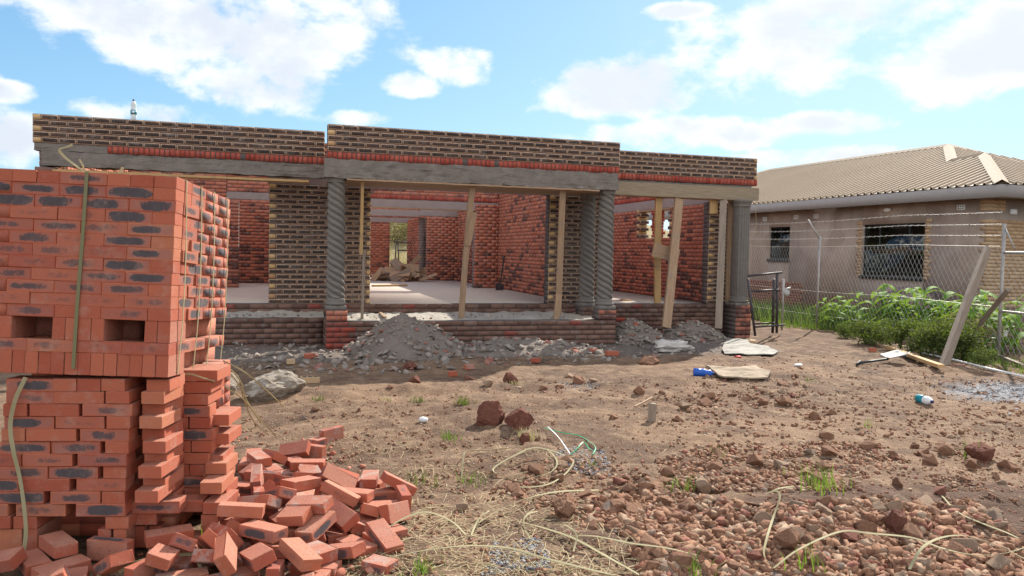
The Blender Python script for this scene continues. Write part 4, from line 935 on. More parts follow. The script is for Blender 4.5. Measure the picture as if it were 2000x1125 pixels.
for i, q in enumerate(LOOSE):
    o = bpy.data.objects.new('brick', LV[(i*7) % 12]); COL.objects.link(o); o.rotation_mode = 'QUATERNION'; o.scale = (.94, .94, .94); o.location = q[:3]; o.rotation_quaternion = q[3:]
    if i % 7 == 5: o.scale = (random.uniform(.45, .7), .94, .94)
    front = q[1] < -8.35
    tag(o, 'loose red brick tumbled on the ground in front of the stacks' if front and q[0] < -.75 else 'loose red brick tumbled in the heap to the right of the stacks', 'brick', 'loose bricks in front of the stacks' if front and q[0] < -.75 else 'loose bricks of the tumbled heap')

# ------------------------------------------------------------------ timber
def plank_mesh(name, L, wd, th, seed=0, seg=10):
    rs = random.Random(seed); bm = bmesh.new(); rings = []
    bx, bz = rs.uniform(-.006, .006)*L, rs.uniform(-.004, .004)*L
    for i in range(seg+1):
        t_ = i/seg; x = -L/2+L*t_; k = 4*t_*(1-t_); r = []
        dw = rs.uniform(-.0015, .0015)
        for (y, z) in ((-wd/2, -th/2), (wd/2, -th/2), (wd/2, th/2), (-wd/2, th/2)):
            r.append(bm.verts.new((x+(rs.uniform(-.006, .006) if i in (0, seg) else 0), y*(1+dw*8)+bx*k, z+bz*k)))
        rings.append(r)
    for i in range(seg):
        for k in range(4): bm.faces.new((rings[i][k], rings[i][(k+1) % 4], rings[i+1][(k+1) % 4], rings[i+1][k]))
    bm.faces.new(rings[0][::-1]); bm.faces.new(rings[-1])
    bmesh.ops.bevel(bm, geom=[e for e in bm.edges if e.calc_face_angle(0) > 1.], offset=min(wd, th)*.07, segments=1, affect='EDGES')
    bmesh.ops.recalc_face_normals(bm, faces=bm.faces); me = bpy.data.meshes.new(name); bm.to_mesh(me); bm.free(); return me
def plank(name, A, B, wd, th, m, label=None, cat=None, group=None, face=(0, -1, 0), parent=None, seed=None):
    """board from A to B whose broad side looks towards face"""
    A = Vector(A); B = Vector(B); X_ = (B-A); L = X_.length; X_.normalize(); Zv = Vector(face); Zv = (Zv-X_*Zv.dot(X_)).normalized(); Y_ = Zv.cross(X_)
    me = plank_mesh(name, L, wd, th, seed if seed is not None else int(L*1000)); me.materials.append(m)
    o = bpy.data.objects.new(name, me); COL.objects.link(o)
    M_ = Matrix(((X_.x, Y_.x, Zv.x), (X_.y, Y_.y, Zv.y), (X_.z, Y_.z, Zv.z))); o.rotation_euler = M_.to_euler(); o.location = (A+B)/2
    if parent is not None: o.parent = parent; o.matrix_parent_inverse = parent_inv(parent)
    else: tag(o, label, cat, group)
    return o
PG = 'timber props under the porch beams'
def prop(label, parts, grp=PG, nm='timber_prop'):
    a = Vector(parts[0][0]); e = empty(nm, a, label, 'prop', grp)
    for A, B, wd, th, m, fc in parts: plank('board', A, B, wd, th, m, parent=e, face=fc)
Yp = .42
prop('thin yellow timber prop with a grey board spliced to its foot', [(ony(708, 346, .1), ony(705, 497, .3), .05, .04, M_woody, (0, -1, 0)), (ony(711, 488, .33), ony(707, 623, .42), .045, .035, M_woodg, (0, -1, 0))])
prop('tilted brown timber prop with a short board nailed on, in the middle of the porch', [(ony(923, 360, .12), ony(901, 622, .4), .095, .045, M_wood, (0, -1, 0)), (ony(926, 415, .16), ony(913, 480, .22), .10, .03, M_wood, (0, -1, 0))])
prop('upright weathered timber prop beside the right spiral columns, split stub at its foot', [(ony(1099, 368, .12), ony(1090, 615, .3), .105, .045, M_wood, (0, -1, 0)), (ony(1091, 575, .26), ony(1086, 623, .28), .1, .04, M_wood, (0, -1, 0))])
prop('bright yellow upright timber prop standing on the floor edge of the right bay', [(ony(1286, 387, 1.1), ony(1284, 592, 1.3), .13, .05, M_woody, (0, -1, 0)), (ony(1289, 387, 1.15), ony(1281, 505, 1.2), .11, .03, M_woody, (0, -1, 0))])
prop('leaning brown timber prop standing in the rubble of the right bay', [(ony(1326, 388, 1.0), ony(1301, 640, .25), .17, .05, M_wood, (0, -1, 0))])
prop('upright grey timber prop left of the fluted column', [(ony(1413, 389, 1.0), ony(1403, 642, .45), .13, .05, M_woodg, (-.5, -1, 0))])
plank('brace_board', ony(1275, 487, .88), ony(1326, 500, .84), .26, .03, M_wood, 'short wide board nailed across two props of the right bay', 'board')
plank('shuttering_offcut', ony(1394, 391, 1.1), ony(1393, 417, 1.1), .17, .03, M_woody, 'small yellow board hanging under the shuttering beside the fluted column', 'board')
plank('shuttering_post', ony(1427, 392, 1.2), ony(1422, 590, 1.2), .1, .05, M_wood, 'brown board standing behind the fluted column', 'board')
plank('brace_board', ony(1313, 404, 3.2), ony(1327, 440, 3.4), .06, .05, M_wood, 'short slanting strut seen in the window opening of the right bay', 'board')
plank('floor_board', onz(728, 558, .2), onz(793, 557, .2), .14, .04, M_woody, 'yellow board lying flat on the sunlit floor slab', 'board', face=(0, 0, 1))
plank('floor_board', onz(735, 603, .03), onz(752, 620, .03), .05, .03, M_wood, 'short stick leaning at the foot of the thin yellow prop', 'board', face=(0, 0, 1))
plank('floor_board', onz(1213, 586, .19), onz(1232, 586, .19), .07, .03, M_woody, 'small yellow offcut lying on the floor of the right bay', 'board', face=(0, 0, 1))
rs = random.Random(5); cx, cy = 2.95, 11.6
for i in range(30):
    a = rs.uniform(-.5, 3.3); L = rs.uniform(.35, 1.0); r = rs.uniform(0, 1)**.7*.75; th_ = rs.uniform(0, 6.28); x = cx+r*math.cos(th_)*1.15; y = cy+r*math.sin(th_)*.7
    z = zs+.03+(1-r/.8)*.72*rs.uniform(.4, 1); tl = rs.uniform(-.75, .75) if i > 6 else rs.uniform(-.1, .1)
    d_ = Vector((math.cos(a)*math.cos(tl), math.sin(a)*math.cos(tl)*.5, math.sin(tl))).normalized(); c_ = Vector((x, y, z)); lo = min((c_-d_*L/2).z, (c_+d_*L/2).z)
    if lo < zs+.02: c_.z += zs+.02-lo
    plank('offcut', c_-d_*L/2, c_+d_*L/2, rs.uniform(.1, .24), .025, rs.choice([M_wood, M_wood, M_woodg]), 'sawn board offcut in the pile of boards against the inner wall', 'board', 'pile of board offcuts', face=(rs.uniform(-.6, .6), -rs.uniform(.2, 1), rs.uniform(.2, 1)), seed=i)

# ------------------------------------------------------------------ tubes, tools and small things
def tube(name, P, r, m, parent=None, seg=8, world=True):
    v = []; fc = []; P = [Vector(p) for p in P]
    for i, p in enumerate(P):
        T = (P[min(i+1, len(P)-1)]-P[max(i-1, 0)]).normalized(); s_ = T.cross(Vector((.13, .31, 1))).normalized(); N = s_.cross(T); rr = r[i] if hasattr(r, '__len__') else r
        for k in range(seg): a = 2*math.pi*k/seg; v.append(p+(s_*math.cos(a)+N*math.sin(a))*rr)
    for i in range(len(P)-1):
        for k in range(seg): fc.append((i*seg+k, i*seg+(k+1) % seg, (i+1)*seg+(k+1) % seg, (i+1)*seg+k))
    fc += [tuple(range(seg))[::-1], tuple((len(P)-1)*seg+k for k in range(seg))]
    me = pyme(name, v, fc); me.materials.append(m); me.shade_smooth(); o = bpy.data.objects.new(name, me); COL.objects.link(o)
    if parent is not None: o.parent = parent; o.matrix_parent_inverse = parent_inv(parent)
    return o
def lathe(name, prof, m, parent=None, n=20, at=(0, 0, 0), R=None):
    v = []; fc = []; Rm = R or Matrix.Identity(3)
    for z, r in prof:
        for i in range(n): a = 2*math.pi*i/n; v.append(Vector(at)+Rm @ Vector((r*math.cos(a), r*math.sin(a), z)))
    for j in range(len(prof)-1):
        for i in range(n): fc.append((j*n+i, j*n+(i+1) % n, (j+1)*n+(i+1) % n, (j+1)*n+i))
    fc += [tuple(range(n))[::-1], tuple((len(prof)-1)*n+i for i in range(n))]
    me = pyme(name, v, fc); me.materials.append(m); me.shade_smooth(); o = bpy.data.objects.new(name, me); COL.objects.link(o)
    if parent is not None: o.parent = parent; o.matrix_parent_inverse = parent_inv(parent)
    return o
# water bottle on the parapet
p = ony(261, 231, .8); bz = 3.04; e = empty('water_bottle', (p[0], .8, bz), 'clear plastic water bottle with teal label standing on the left parapet', 'bottle')
at = (p[0], .8, bz); s_ = 1.13
lathe('bottle_body', [(0.002, .038), (.015, .044), (.06, .043), (.09, .044), (.16, .044), (.18, .040), (.215, .037), (.235, .043), (.265, .036), (.29, .018), (.30, .014)], M_pet, e, at=at)
lathe('label', [(.092, .0452), (.158, .0452)], M_teal, e, at=at); lathe('cap', [(.301, .016), (.322, .016)], M_navy, e, at=at)
q = MB(); q.box((p[0]+.002, .8-.0455, bz+.125), (.018, .001, .018)); lo_ = link('label_print', q.mesh('label_print'), M_white, [c for c in COL.objects if c.parent == e and c.name.startswith('label')][0])
# bottles on the ground
def lying_bottle(u0, v0, u1, v1, r, m1, m2, lab, cr=0.):
    A = Vector(G(u0, v0, r)); B = Vector(G(u1, v1, r)); d_ = B-A; L = d_.length; Rm = d_.to_track_quat('Z', 'Y').to_matrix(); e = empty('plastic_bottle', A, lab, 'bottle')
    lathe('bottle_body', [(0, r*.8), (.01, r), (L*.3, r*(1-cr)), (L*.42, r), (L*.55, r), (L*.7, r*(1-cr)), (L*.82, r*.95), (L*.93, r*.45), (L*.97, r*.38)], m1, e, at=A, R=Rm)
    lathe('label', [(L*.02, r*1.03), (L*.5, r*1.03)], m2, e, at=A, R=Rm); lathe('cap', [(L*.972, r*.4), (L*1.04, r*.4)], M_navy, e, at=A, R=Rm)
lying_bottle(1793, 786, 1820, 793, .045, M_plastic, M_teal, 'teal and white plastic bottle lying on the bare soil at the right')
lying_bottle(1354, 734, 1393, 737, .05, M_blue, M_blue, 'crumpled blue plastic bottle beside the brown board on the ground', .3)
# spade
A = Vector(G(1677, 713, .03)); B = Vector(G(1734, 709, .06)); e = empty('spade', A, 'old spade with dark handle lying on the soil near the fence', 'spade')
tube('handle', [A, B], .018, M_dark, e); tube('grip', [Vector(G(1680, 709, .03)), Vector(G(1673, 716, .03))], .016, M_dark, e)
d_ = (B-A).normalized(); s_ = d_.cross(Vector((0, 0, 1))).normalized(); v = []; nn = 9
for i in range(nn):
    for j in range(9):
        t_, y = i/(nn-1), (j/8-.5)*2; wd_ = .15*(1 if t_ < .7 else 1-(t_-.7)**2*3.5); v.append(B+d_*(t_*.36-.02)+s_*y*wd_+Vector((0, 0, .02+.035*y*y+.05*(t_-.3)**2+.02*t_)))
fc = [(i*9+j, i*9+j+1, i*9+10+j, i*9+9+j) for i in range(nn-1) for j in range(8)]
me = pyme('blade', v, fc); me.materials.append(M_steel); o = link('blade', me, None, e, smooth=True); o.modifiers.new('solid', 'SOLIDIFY').thickness = .004
# shovel leaning on the inner wall
A = Vector(onx(1229, 499, 4.8)) if False else Vector(onx(985, 500, 4.82)); B = Vector(onx(977, 545, 4.6)); B.z = .33
e = empty('shovel', B, 'dark handled shovel leaning on the inner red wall', 'shovel'); tube('handle', [A, B], .02, M_dark, e); plank('blade', B+Vector((0, 0, .02)), B+Vector((-.03, 0, -.3)), .2, .02, M_rust, parent=e)
# board sheets lying on the ground
def sheet(name, pts, m, lab, cat, th=.012, wav=.03):
    P = [Vector(G(u, v, .03)) for u, v in pts]; c_ = sum(P, Vector())/len(P); v = [c_+Vector((0, 0, .03))]; n = len(P)*3; ring = []
    for r_ in (.35, .7, 1.):
        for i in range(n):
            a, b = P[i//3], P[(i//3+1) % len(P)]; p = a.lerp(b, (i % 3)/3); p = c_.lerp(p, r_); j = .018 if r_ == 1. else 0
            v.append(p+Vector((random.uniform(-j, j), random.uniform(-j, j), wav*float(fbm(p.x*3, p.y*3, 1, 2, 4))+.03*(1-r_))))
    fc = [(0, 1+i, 1+(i+1) % n) for i in range(n)]
    for k in range(2):
        for i in range(n): fc.append((1+k*n+i, 1+(k+1)*n+i, 1+(k+1)*n+(i+1) % n, 1+k*n+(i+1) % n))
    me = pyme(name, v, fc); me.materials.append(m); o = link(name, me, None); tag(o, lab, cat); o.modifiers.new('solid', 'SOLIDIFY').thickness = th; return o
sheet('board_sheet', [(1408, 686), (1418, 668), (1440, 664), (1458, 668), (1466, 675), (1500, 681), (1520, 690), (1510, 697), (1460, 696), (1415, 694)], M_card, 'pale weathered sheet lying flat near the fluted column', 'sheet')
sheet('board_sheet', [(1380, 717), (1400, 722), (1440, 724), (1476, 718), (1490, 728), (1504, 735), (1500, 745), (1450, 744), (1412, 744), (1394, 734)], M_card2, 'torn brown sheet lying flat on the soil beside the blue bottle', 'sheet', .02, .05)
def blob(name, c, s, m, amp=.25, seed=0, sub=3, flat=0., freq=2.2):
    bm = bmesh.new(); bmesh.ops.create_icosphere(bm, subdivisions=sub, radius=1)
    for v in bm.verts:
        d_ = v.co.copy(); k = 1+amp*(float(fbm(d_.x*freq+seed, d_.y*freq+d_.z*freq*1.3, 1, 3, seed))+float(fbm(d_.z*freq+seed*2, d_.x*freq-d_.y, 1, 3, seed+3)))
        v.co = Vector((d_.x*k*s[0], d_.y*k*s[1], max(d_.z*k, -.6+flat)*s[2]))
    me = bpy.data.meshes.new(name); bm.to_mesh(me); bm.free(); o = bpy.data.objects.new(name, me); COL.objects.link(o); me.materials.append(m); o.location = c; me.shade_smooth(); return o
p = G(1312, 684, .05); o = blob('cement_sack', p, (.36, .22, .10), M_sack, .5, 3, 4, .1, 3.); tag(o, 'crumpled pale empty sack lying at the foot of the rubble heap', 'sack')
p = G(1441, 700, .02); o = blob('red_wrapper', p, (.06, .04, .02), simple('red_film', (.5, .02, .03)), .5, 5, 2); tag(o, 'small red and white wrapper beside the pale sheet', 'wrapper')
p = G(1558, 716, .02); o = blob('paper_scrap', p, (.07, .04, .025), M_plastic, .5, 6, 2); tag(o, 'small scrap of white plastic on the soil right of the pale sheet', 'scrap')
p = G(827, 825, .02); o = blob('paper_scrap', p, (.05, .02, .03), M_plastic, .4, 7, 2); tag(o, 'small scrap of cream paper beside a dark clod in the middle of the yard', 'scrap')
# perforated brick and odd bricks on the ground
for u, v, az_, nm, lb in ((605, 748, .4, 'cored_brick', 'pale cored brick lying on the dark soil left of centre'), (568, 712, 0, 'brick', 'tan brick half lying in the lit strip before the plinth'), (604, 700, .7, 'brick', 'orange brick end in the lit strip, nearest the porch pier'),
                        (1470, 672, .9, 'brick', 'tan brick lying at the foot of the fluted column pier'), (916, 722, .3, 'brick', 'red half brick on the dark soil right of the mortar heap'), (1045, 709, 2.1, 'brick', 'red half brick at the toe of the right part of the mortar heap'), (884, 736, 1.5, 'brick', 'dull red half brick in the shade right of the heap'),
                        (1195, 695, .1, 'brick', 'red brick lying below the corner of the porch plinth'), (1158, 690, .4, 'brick', 'small red brick piece among the rubble below the plinth'), (1704, 688, 1., 'brick', 'red brick piece on the soil left of the weeds'), (1870, 722, .2, 'brick', 'red brick by the foot of the leaning post'), (1240, 636, .2, 'brick', 'pinkish half brick on top of the left rubble heap of the right bay')):
    p = G(u, v); me = brick_mesh(nm, .2, .105, .07, (0,)*6, random.random(), .005, u)
    me.materials.append(M_tan if nm == 'cored_brick' or 'tan' in lb else M_loose); o = bpy.data.objects.new(nm, me); COL.objects.link(o)
    o.location = (p[0], p[1], p[2]+.04); o.rotation_euler = (random.uniform(-.1, .1), random.uniform(-.1, .1), az_)
    if 'half' in lb or 'piece' in lb or 'end' in lb: o.scale = (.55, 1, .9)
    if 'on top' in lb: o.location = ony(1240, 633, .35)
    tag(o, lb, 'brick')
    if nm == 'cored_brick':
        q = MB()
        for a in (-.065, 0, .065): q.box((a, 0, .0345), (.022, .028, .002))
        c_ = link('core_hole', q.mesh('core_hole'), M_dark, world=False); c_.parent = o

# ------------------------------------------------------------------ plastic strapping, cords on the ground
SG = 'strips of plastic strapping lying on the ground'
def gs(P, wd, lab, m=None, lift=.02, twist=.5, name='plastic_strap', grp=SG, cat='strap'):
    Q = []; wd *= .8
    for i, q in enumerate(P):
        l = q[2] if len(q) > 2 else lift; Q.append(Vector(G(q[0], q[1], l)))
    o = ribbon(name, Q, wd, m or M_strap, twist=twist); return tag(o, lab, cat, grp)
gs([(902, 935, .02), (905, 905, .06), (915, 893, .05), (950, 885), (1000, 880), (1045, 880), (1070, 885), (1085, 900), (1087, 915), (1070, 930), (1030, 938), (985, 935), (966, 928), (966, 918), (1000, 905, .05), (1040, 893, .07), (1080, 894, .05), (1112, 900), (1120, 908), (1105, 930), (1075, 950), (1040, 957), (1010, 957)], .016, 'pale plastic strap coiled in two loops in the middle of the yard')
gs([(630, 1130), (700, 1113), (800, 1100, .05), (900, 1094, .07), (990, 1093, .06), (1060, 1105, .04), (1150, 1120), (1200, 1132)], .017, 'long pale strap running along the bottom edge right of the brick heap', twist=.3)
gs([(737, 1055), (780, 1038, .06), (830, 1028, .08), (880, 1035, .05), (910, 1052)], .017, 'short arched strap just right of the brick heap', twist=.3)
gs([(930, 1030), (1000, 1000, .05), (1080, 980, .06), (1170, 963)], .017, 'straight olive strap below the coiled strap')
gs([(1010, 1025), (1060, 1045, .04), (1120, 1070, .05), (1180, 1100, .04), (1250, 1132)], .019, 'broad green strap running down to the bottom edge at the centre', twist=.2)
gs([(1095, 1055), (1160, 1066, .05), (1230, 1080, .05), (1300, 1090, .05), (1360, 1100, .04)], .017, 'greenish strap crossing onto the stones at the bottom centre', twist=.2)
gs([(1550, 962, .04), (1520, 970, .05), (1495, 978, .04), (1515, 985, .08), (1522, 1000, .08), (1510, 1030, .06), (1497, 1070, .05), (1492, 1105, .05), (1515, 1130, .04)], .015, 'pale folded strap standing over the stone spread at the lower right', twist=.9)
gs([(1510, 1130, .05), (1560, 1100, .07), (1640, 1068, .08), (1700, 1068, .07), (1780, 1072, .06), (1840, 1090, .05), (1900, 1103, .05), (1960, 1100, .05), (2010, 1085, .05)], .016, 'long wavy strap over the stones near the bottom right corner', twist=.4)
gs([(1775, 1132, .05), (1800, 1105, .09), (1840, 1087, .1), (1890, 1085, .1), (1950, 1095, .07), (2010, 1115, .05)], .016, 'arched strap crossing the long wavy one near the bottom right corner', twist=.3)
gs([(1840, 975, .02), (1870, 1010, .03), (1920, 1040, .05), (1970, 1060, .05), (2010, 1078, .04)], .016, 'strap sloping down to the right edge beside the stones', twist=.3)
gs([(1120, 1085, .02), (1125, 1065, .06), (1100, 1045, .06), (1080, 1030, .03)], .012, 'short kinked strap between the two green straps', twist=.6)
gs([(1035, 1060, .02), (1022, 1040, .05), (1030, 1025, .06), (1050, 1012, .04)], .010, 'thin hooked strap above the bottom centre', twist=.6)
gs([(920, 1052, .02), (935, 1030, .05), (955, 1008, .03)], .012, 'short straw coloured strap piece right of the arched strap', twist=.6)
gs([(1070, 845, .05), (1090, 865, .05), (1113, 893, .03)], .010, 'white strap piece joined to the green cord', M_white, grp=None)
gs([(1062, 840), (1100, 850), (1130, 855), (1155, 870), (1163, 880), (1158, 892)], .010, 'green cord curving over the soil behind the coiled strap', M_green, name='green_cord', grp=None, cat='cord')
gs([(1114, 893), (1128, 880), (1140, 868), (1150, 880), (1160, 886)], .010, 'green cord kinked below the curved one', M_green, name='green_cord', grp=None, cat='cord')
def fs(P, wd, lab, m=None, tw=.5):
    o = ribbon('plastic_strap', [onfr(*q) for q in P], wd, m or M_strap, up=(0, 1, 0), twist=tw); return tag(o, lab, 'strap', 'strap ends hanging on the brick stacks')
fs([(50, 737, -.015), (30, 780, -.03), (20, 830, -.03), (26, 880, -.03), (38, 930, -.02), (47, 990, -.03), (50, 1050, -.03), (36, 1125, -.04)], .019, 'pale strap hanging down the front of the left stack', tw=.3)
fs([(190, 1128, -.3), (210, 1105, -.3), (235, 1098, -.28), (258, 1108, -.25)], .015, 'short looped strap over the fallen bricks at the bottom left')
fs([(232, 1118, -.3), (265, 1098, -.3), (320, 1087, -.25), (382, 1083, -.22), (388, 1100, -.22), (400, 1128, -.25)], .015, 'pale bent strap over the fallen bricks below the middle stack')
for j, P in enumerate(([(430, 714, .62), (455, 726, .7), (472, 750, .8), (480, 778, .9), (505, 815, 1.1), (540, 853, 1.3)], [(430, 718, .62), (450, 730, .7), (468, 755, .8), (478, 785, .9), (495, 822, 1.1), (525, 850, 1.3)], [(428, 747, .6), (450, 762, .7), (480, 785, .9), (510, 826, 1.1)], [(436, 704, .6), (480, 728, .9), (520, 762, 1.2), (555, 795, 1.5)], [(352, 732, .3), (375, 731, .3), (395, 738, .3), (420, 745, .35)])):
    fs(P, .008, ['thin pale strap arching from the pack down to the soil, uppermost of the bunch', 'thin pale strap arching just under the uppermost one', 'thin pale strap starting low beside the middle stack', 'thin pale strap passing in front of the grey boulder', 'short pale strap on top of the middle stack'][j])

# ------------------------------------------------------------------ stones
def rock_mesh(name, seed, cuts=11, sub=2, smooth=False):
    rs = random.Random(seed); bm = bmesh.new(); bmesh.ops.create_icosphere(bm, subdivisions=sub, radius=1)
    for _ in range(cuts):
        n_ = Vector((rs.gauss(0, 1), rs.gauss(0, 1), rs.gauss(0, 1))).normalized(); d_ = rs.uniform(.45, .8)
        for v in bm.verts:
            k = v.co.dot(n_)
            if k > d_: v.co -= n_*(k-d_)
    for v in bm.verts: v.co += Vector((rs.uniform(-1, 1), rs.uniform(-1, 1), rs.uniform(-1, 1)))*.025
    me = bpy.data.meshes.new(name); bm.to_mesh(me); bm.free(); return me
def hull_mesh(name, seed, n=11, bev=0.):
    rs = random.Random(seed); bm = bmesh.new()
    for _ in range(n):
        d_ = Vector((rs.gauss(0, 1), rs.gauss(0, 1), rs.gauss(0, 1))).normalized(); bm.verts.new(d_*rs.uniform(.85, 1.1))
    bmesh.ops.convex_hull(bm, input=bm.verts); bmesh.ops.delete(bm, geom=[v for v in bm.verts if not v.link_faces], context='VERTS')
    if bev:
        bmesh.ops.bevel(bm, geom=list(bm.edges), offset=bev, segments=1, affect='EDGES'); bmesh.ops.triangulate(bm, faces=bm.faces)
        bmesh.ops.subdivide_edges(bm, edges=[e for e in bm.edges if e.calc_length() > .35], cuts=1); bmesh.ops.triangulate(bm, faces=bm.faces)
        for v in bm.verts: v.co += Vector((rs.uniform(-1, 1), rs.uniform(-1, 1), rs.uniform(-1, 1)))*.035
    me = bpy.data.meshes.new(name); bm.to_mesh(me); bm.free(); return me
RM = [hull_mesh('stone', i, 12, .06) for i in range(16)]
for m_ in RM: m_.materials.append(M_rock)
RB = [rock_mesh('boulder', 50+i, 16, 4) for i in range(6)]
for i, m_ in enumerate(RB):
    for v in m_.vertices:
        c = v.co; v.co = c*(1+.16*float(fbm(c.x*3+i, c.y*3+c.z*2, 1, 4, i)))
M_rockred = mat('red_laterite', lambda t: bsdf(t, t.mix(t.noise(obj_(t), 4., 6, .7), (.12, .04, .025), (.36, .15, .10)), .95, t.noise(obj_(t), 6., 6, .75), .05))
M_rockgrey = mat('grey_boulder', lambda t: bsdf(t, t.mix(t.sm(t.noise(obj_(t), 5., 7, .75), .36, .64), (.19, .145, .105), (.40, .355, .295)), .95, t.noise(obj_(t), 5., 6, .75), .03))
def boulder(u, v, wpx, hpx, k, m, lab, rz=0., dpt=.8):
    p = G(u, v); dist = (p-CAM)@cF; W = wpx/FPX*dist; H = hpx/FPX*dist; me = RB[k].copy(); me.materials.clear(); me.materials.append(m)
    o = bpy.data.objects.new('boulder', me); COL.objects.link(o); o.location = (p[0], p[1]+W*dpt*.35, p[2]+H*.36); o.scale = (W*.66, W*.62*dpt, H*.72); o.rotation_euler = (0, 0, rz); return tag(o, lab, 'boulder')
boulder(530, 783, 125, 52, 0, M_rockgrey, 'large grey boulder with a sunlit pale top, left of the yard', .2)
boulder(440, 770, 70, 50, 1, M_rockgrey, 'grey boulder partly behind the brick stack', 1.)
boulder(958, 832, 66, 44, 2, M_rockred, 'left of the two big red laterite boulders in the middle of the yard', .4)
boulder(1022, 838, 66, 46, 3, M_rockred, 'right of the two big red laterite boulders in the middle of the yard', 1.3)
boulder(1758, 1042, 54, 50, 4, M_rockred, 'big red clod on the stone spread at the lower right', .6)
boulder(1932, 902, 60, 34, 5, M_rockred, 'dark red clod near the right edge above the stones', .1)
boulder(1000, 750, 44, 20, 2, M_rockred, 'flat red clod in the row of stones across the yard', 2.)
boulder(810, 752, 30, 22, 1, M_rockred, 'red clod below the mortar heap', 1.2)
boulder(802, 722, 34, 18, 3, M_rockred, 'rounded red stone in front of the mortar heap', .1)
boulder(1110, 1010, 66, 36, 0, M_rock, 'broad pale stone at the left end of the stone spread', .7)
boulder(1025, 865, 26, 22, 4, M_rockred, 'dark clod with dry grass below the two boulders', .7)
boulder(1270, 712, 46, 14, 2, M_rock, 'long flat pale stone right of the mortar heap', .1)
BG = 'large stones lying in and around the stone spread'
for i, (u, v, wp, k) in enumerate([(1626, 893, 38, 0), (1482, 912, 36, 1), (1532, 915, 34, 2), (1700, 1050, 54, 3), (1592, 1046, 34, 4), (1652, 1056, 30, 5), (1722, 1003, 34, 6), (1795, 1062, 50, 7), (1483, 1100, 40, 8), (1440, 1118, 34, 9), (1905, 1084, 56, 10), (1845, 1104, 40, 11), (1810, 892, 30, 12), (1858, 888, 42, 13),
        (1905, 915, 30, 14), (1985, 922, 44, 15), (1845, 966, 30, 0), (1760, 952, 26, 3), (1620, 992, 36, 5), (1195, 1005, 46, 7), (1270, 965, 46, 9), (1312, 935, 34, 11), (1180, 1000, 34, 13), (1215, 948, 34, 2), (1350, 1000, 40, 4), (1270, 1075, 42, 6), (1385, 1060, 36, 8), (1110, 905, 28, 10), (1050, 930, 36, 12), (905, 1000, 30, 14), (1340, 800, 26, 1), (1200, 820, 22, 3),
        (1620, 860, 30, 5), (1495, 792, 26, 6), (1540, 790, 34, 8), (1250, 770, 26, 10), (1130, 750, 28, 12), (955, 755, 26, 14), (1380, 795, 30, 15), (1950, 1010, 30, 9), (1330, 1110, 46, 11), (1600, 1110, 44, 13), (1960, 1120, 50, 1), (1700, 1115, 40, 2)]):
    p = G(u, v); W = wp/FPX*((p-CAM)@cF); o = bpy.data.objects.new('stone', RM[k]); COL.objects.link(o); o.scale = (W*.56, W*.5, W*random.uniform(.34, .5)); o.rotation_euler = (random.uniform(-.3, .3), random.uniform(-.3, .3), random.uniform(0, 6.3))
    o.location = (p[0], p[1]+W*.3, p[2]+o.scale[2]*.45); tag(o, 'large angular stone, fist sized or bigger, lying among the smaller stones', 'stone', BG)
def inpoly(u, v, P):
    c = False; j = len(P)-1
    for i in range(len(P)):
        if (P[i][1] > v) != (P[j][1] > v) and u < (P[j][0]-P[i][0])*(v-P[i][1])/(P[j][1]-P[i][1])+P[i][0]: c = not c
        j = i
    return c
def samp(P, n):
    us = [p[0] for p in P]; vs = [p[1] for p in P]; out = []
    while len(out) < n:
        u, v = random.uniform(min(us), max(us)), random.uniform(min(vs), max(vs))
        if inpoly(u, v, P): out.append((u, v))
    return out
ZONES = [ # polygon, individually built stones, their size range, small merged stones, label
 ([(1640, 980), (1900, 985), (2010, 1060), (2010, 1135), (1250, 1135), (1240, 1060), (1140, 1010), (1160, 975), (1300, 960), (1500, 990)], 110, (.030, .088), 5000, (.009, .052), 'angular red brown stone of the stone spread at the lower right'),
 ([(1060, 905), (1130, 890), (1330, 960), (1260, 1060), (1130, 1030), (960, 960)], 30, (.03, .085), 1100, (.008, .032), 'pink brown stone lying around the coiled strap'),
 ([(1380, 870), (1700, 860), (1780, 900), (1640, 960), (1300, 960), (1280, 900)], 36, (.03, .085), 2800, (.007, .032), 'angular stone of the loose band above the stone spread'),
 ([(880, 735), (1560, 730), (1600, 800), (1100, 770), (880, 765)], 34, (.03, .09), 600, (.006, .02), 'stone in the band crossing the yard in front of the house'),
 ([(1250, 740), (1600, 760), (1640, 830), (1280, 830)], 18, (.03, .085), 500, (.006, .02), 'stone lying right of the wooden stake'),
 ([(1780, 860), (2000, 870), (2010, 960), (1820, 960)], 16, (.03, .08), 900, (.006, .02), 'stone lying near the right edge of the yard'),
 ([(620, 730), (1000, 790), (1060, 860), (700, 860), (560, 830)], 14, (.02, .055), 500, (.005, .018), 'small stone on the smooth trodden soil left of the boulders')]
SMALL = []
nr = 0
nr = 0
for P, n1_, (a1, b1), n2_, (a2, b2), lab in ZONES:
    big = [(a1+(b1-a1)*random.random()**2.2) for _ in range(n1_)]
    for (u, v), s in zip(samp(P, n1_), big):
        p = G(u, v); o = bpy.data.objects.new('stone', RM[nr % 16]); nr += 1; COL.objects.link(o)
        o.scale = (s*random.uniform(.8, 1.25), s*random.uniform(.75, 1.1), s*random.uniform(.5, .9)); o.location = (p[0], p[1], p[2]+o.scale[2]*.25); o.rotation_euler = (random.uniform(-.4, .4), random.uniform(-.4, .4), random.uniform(0, 6.3))
        tag(o, lab, 'stone', 'stones: '+lab)
    SMALL += [(u, v, a2+(b2-a2)*random.random()**1.9) for u, v in samp(P, n2_)]
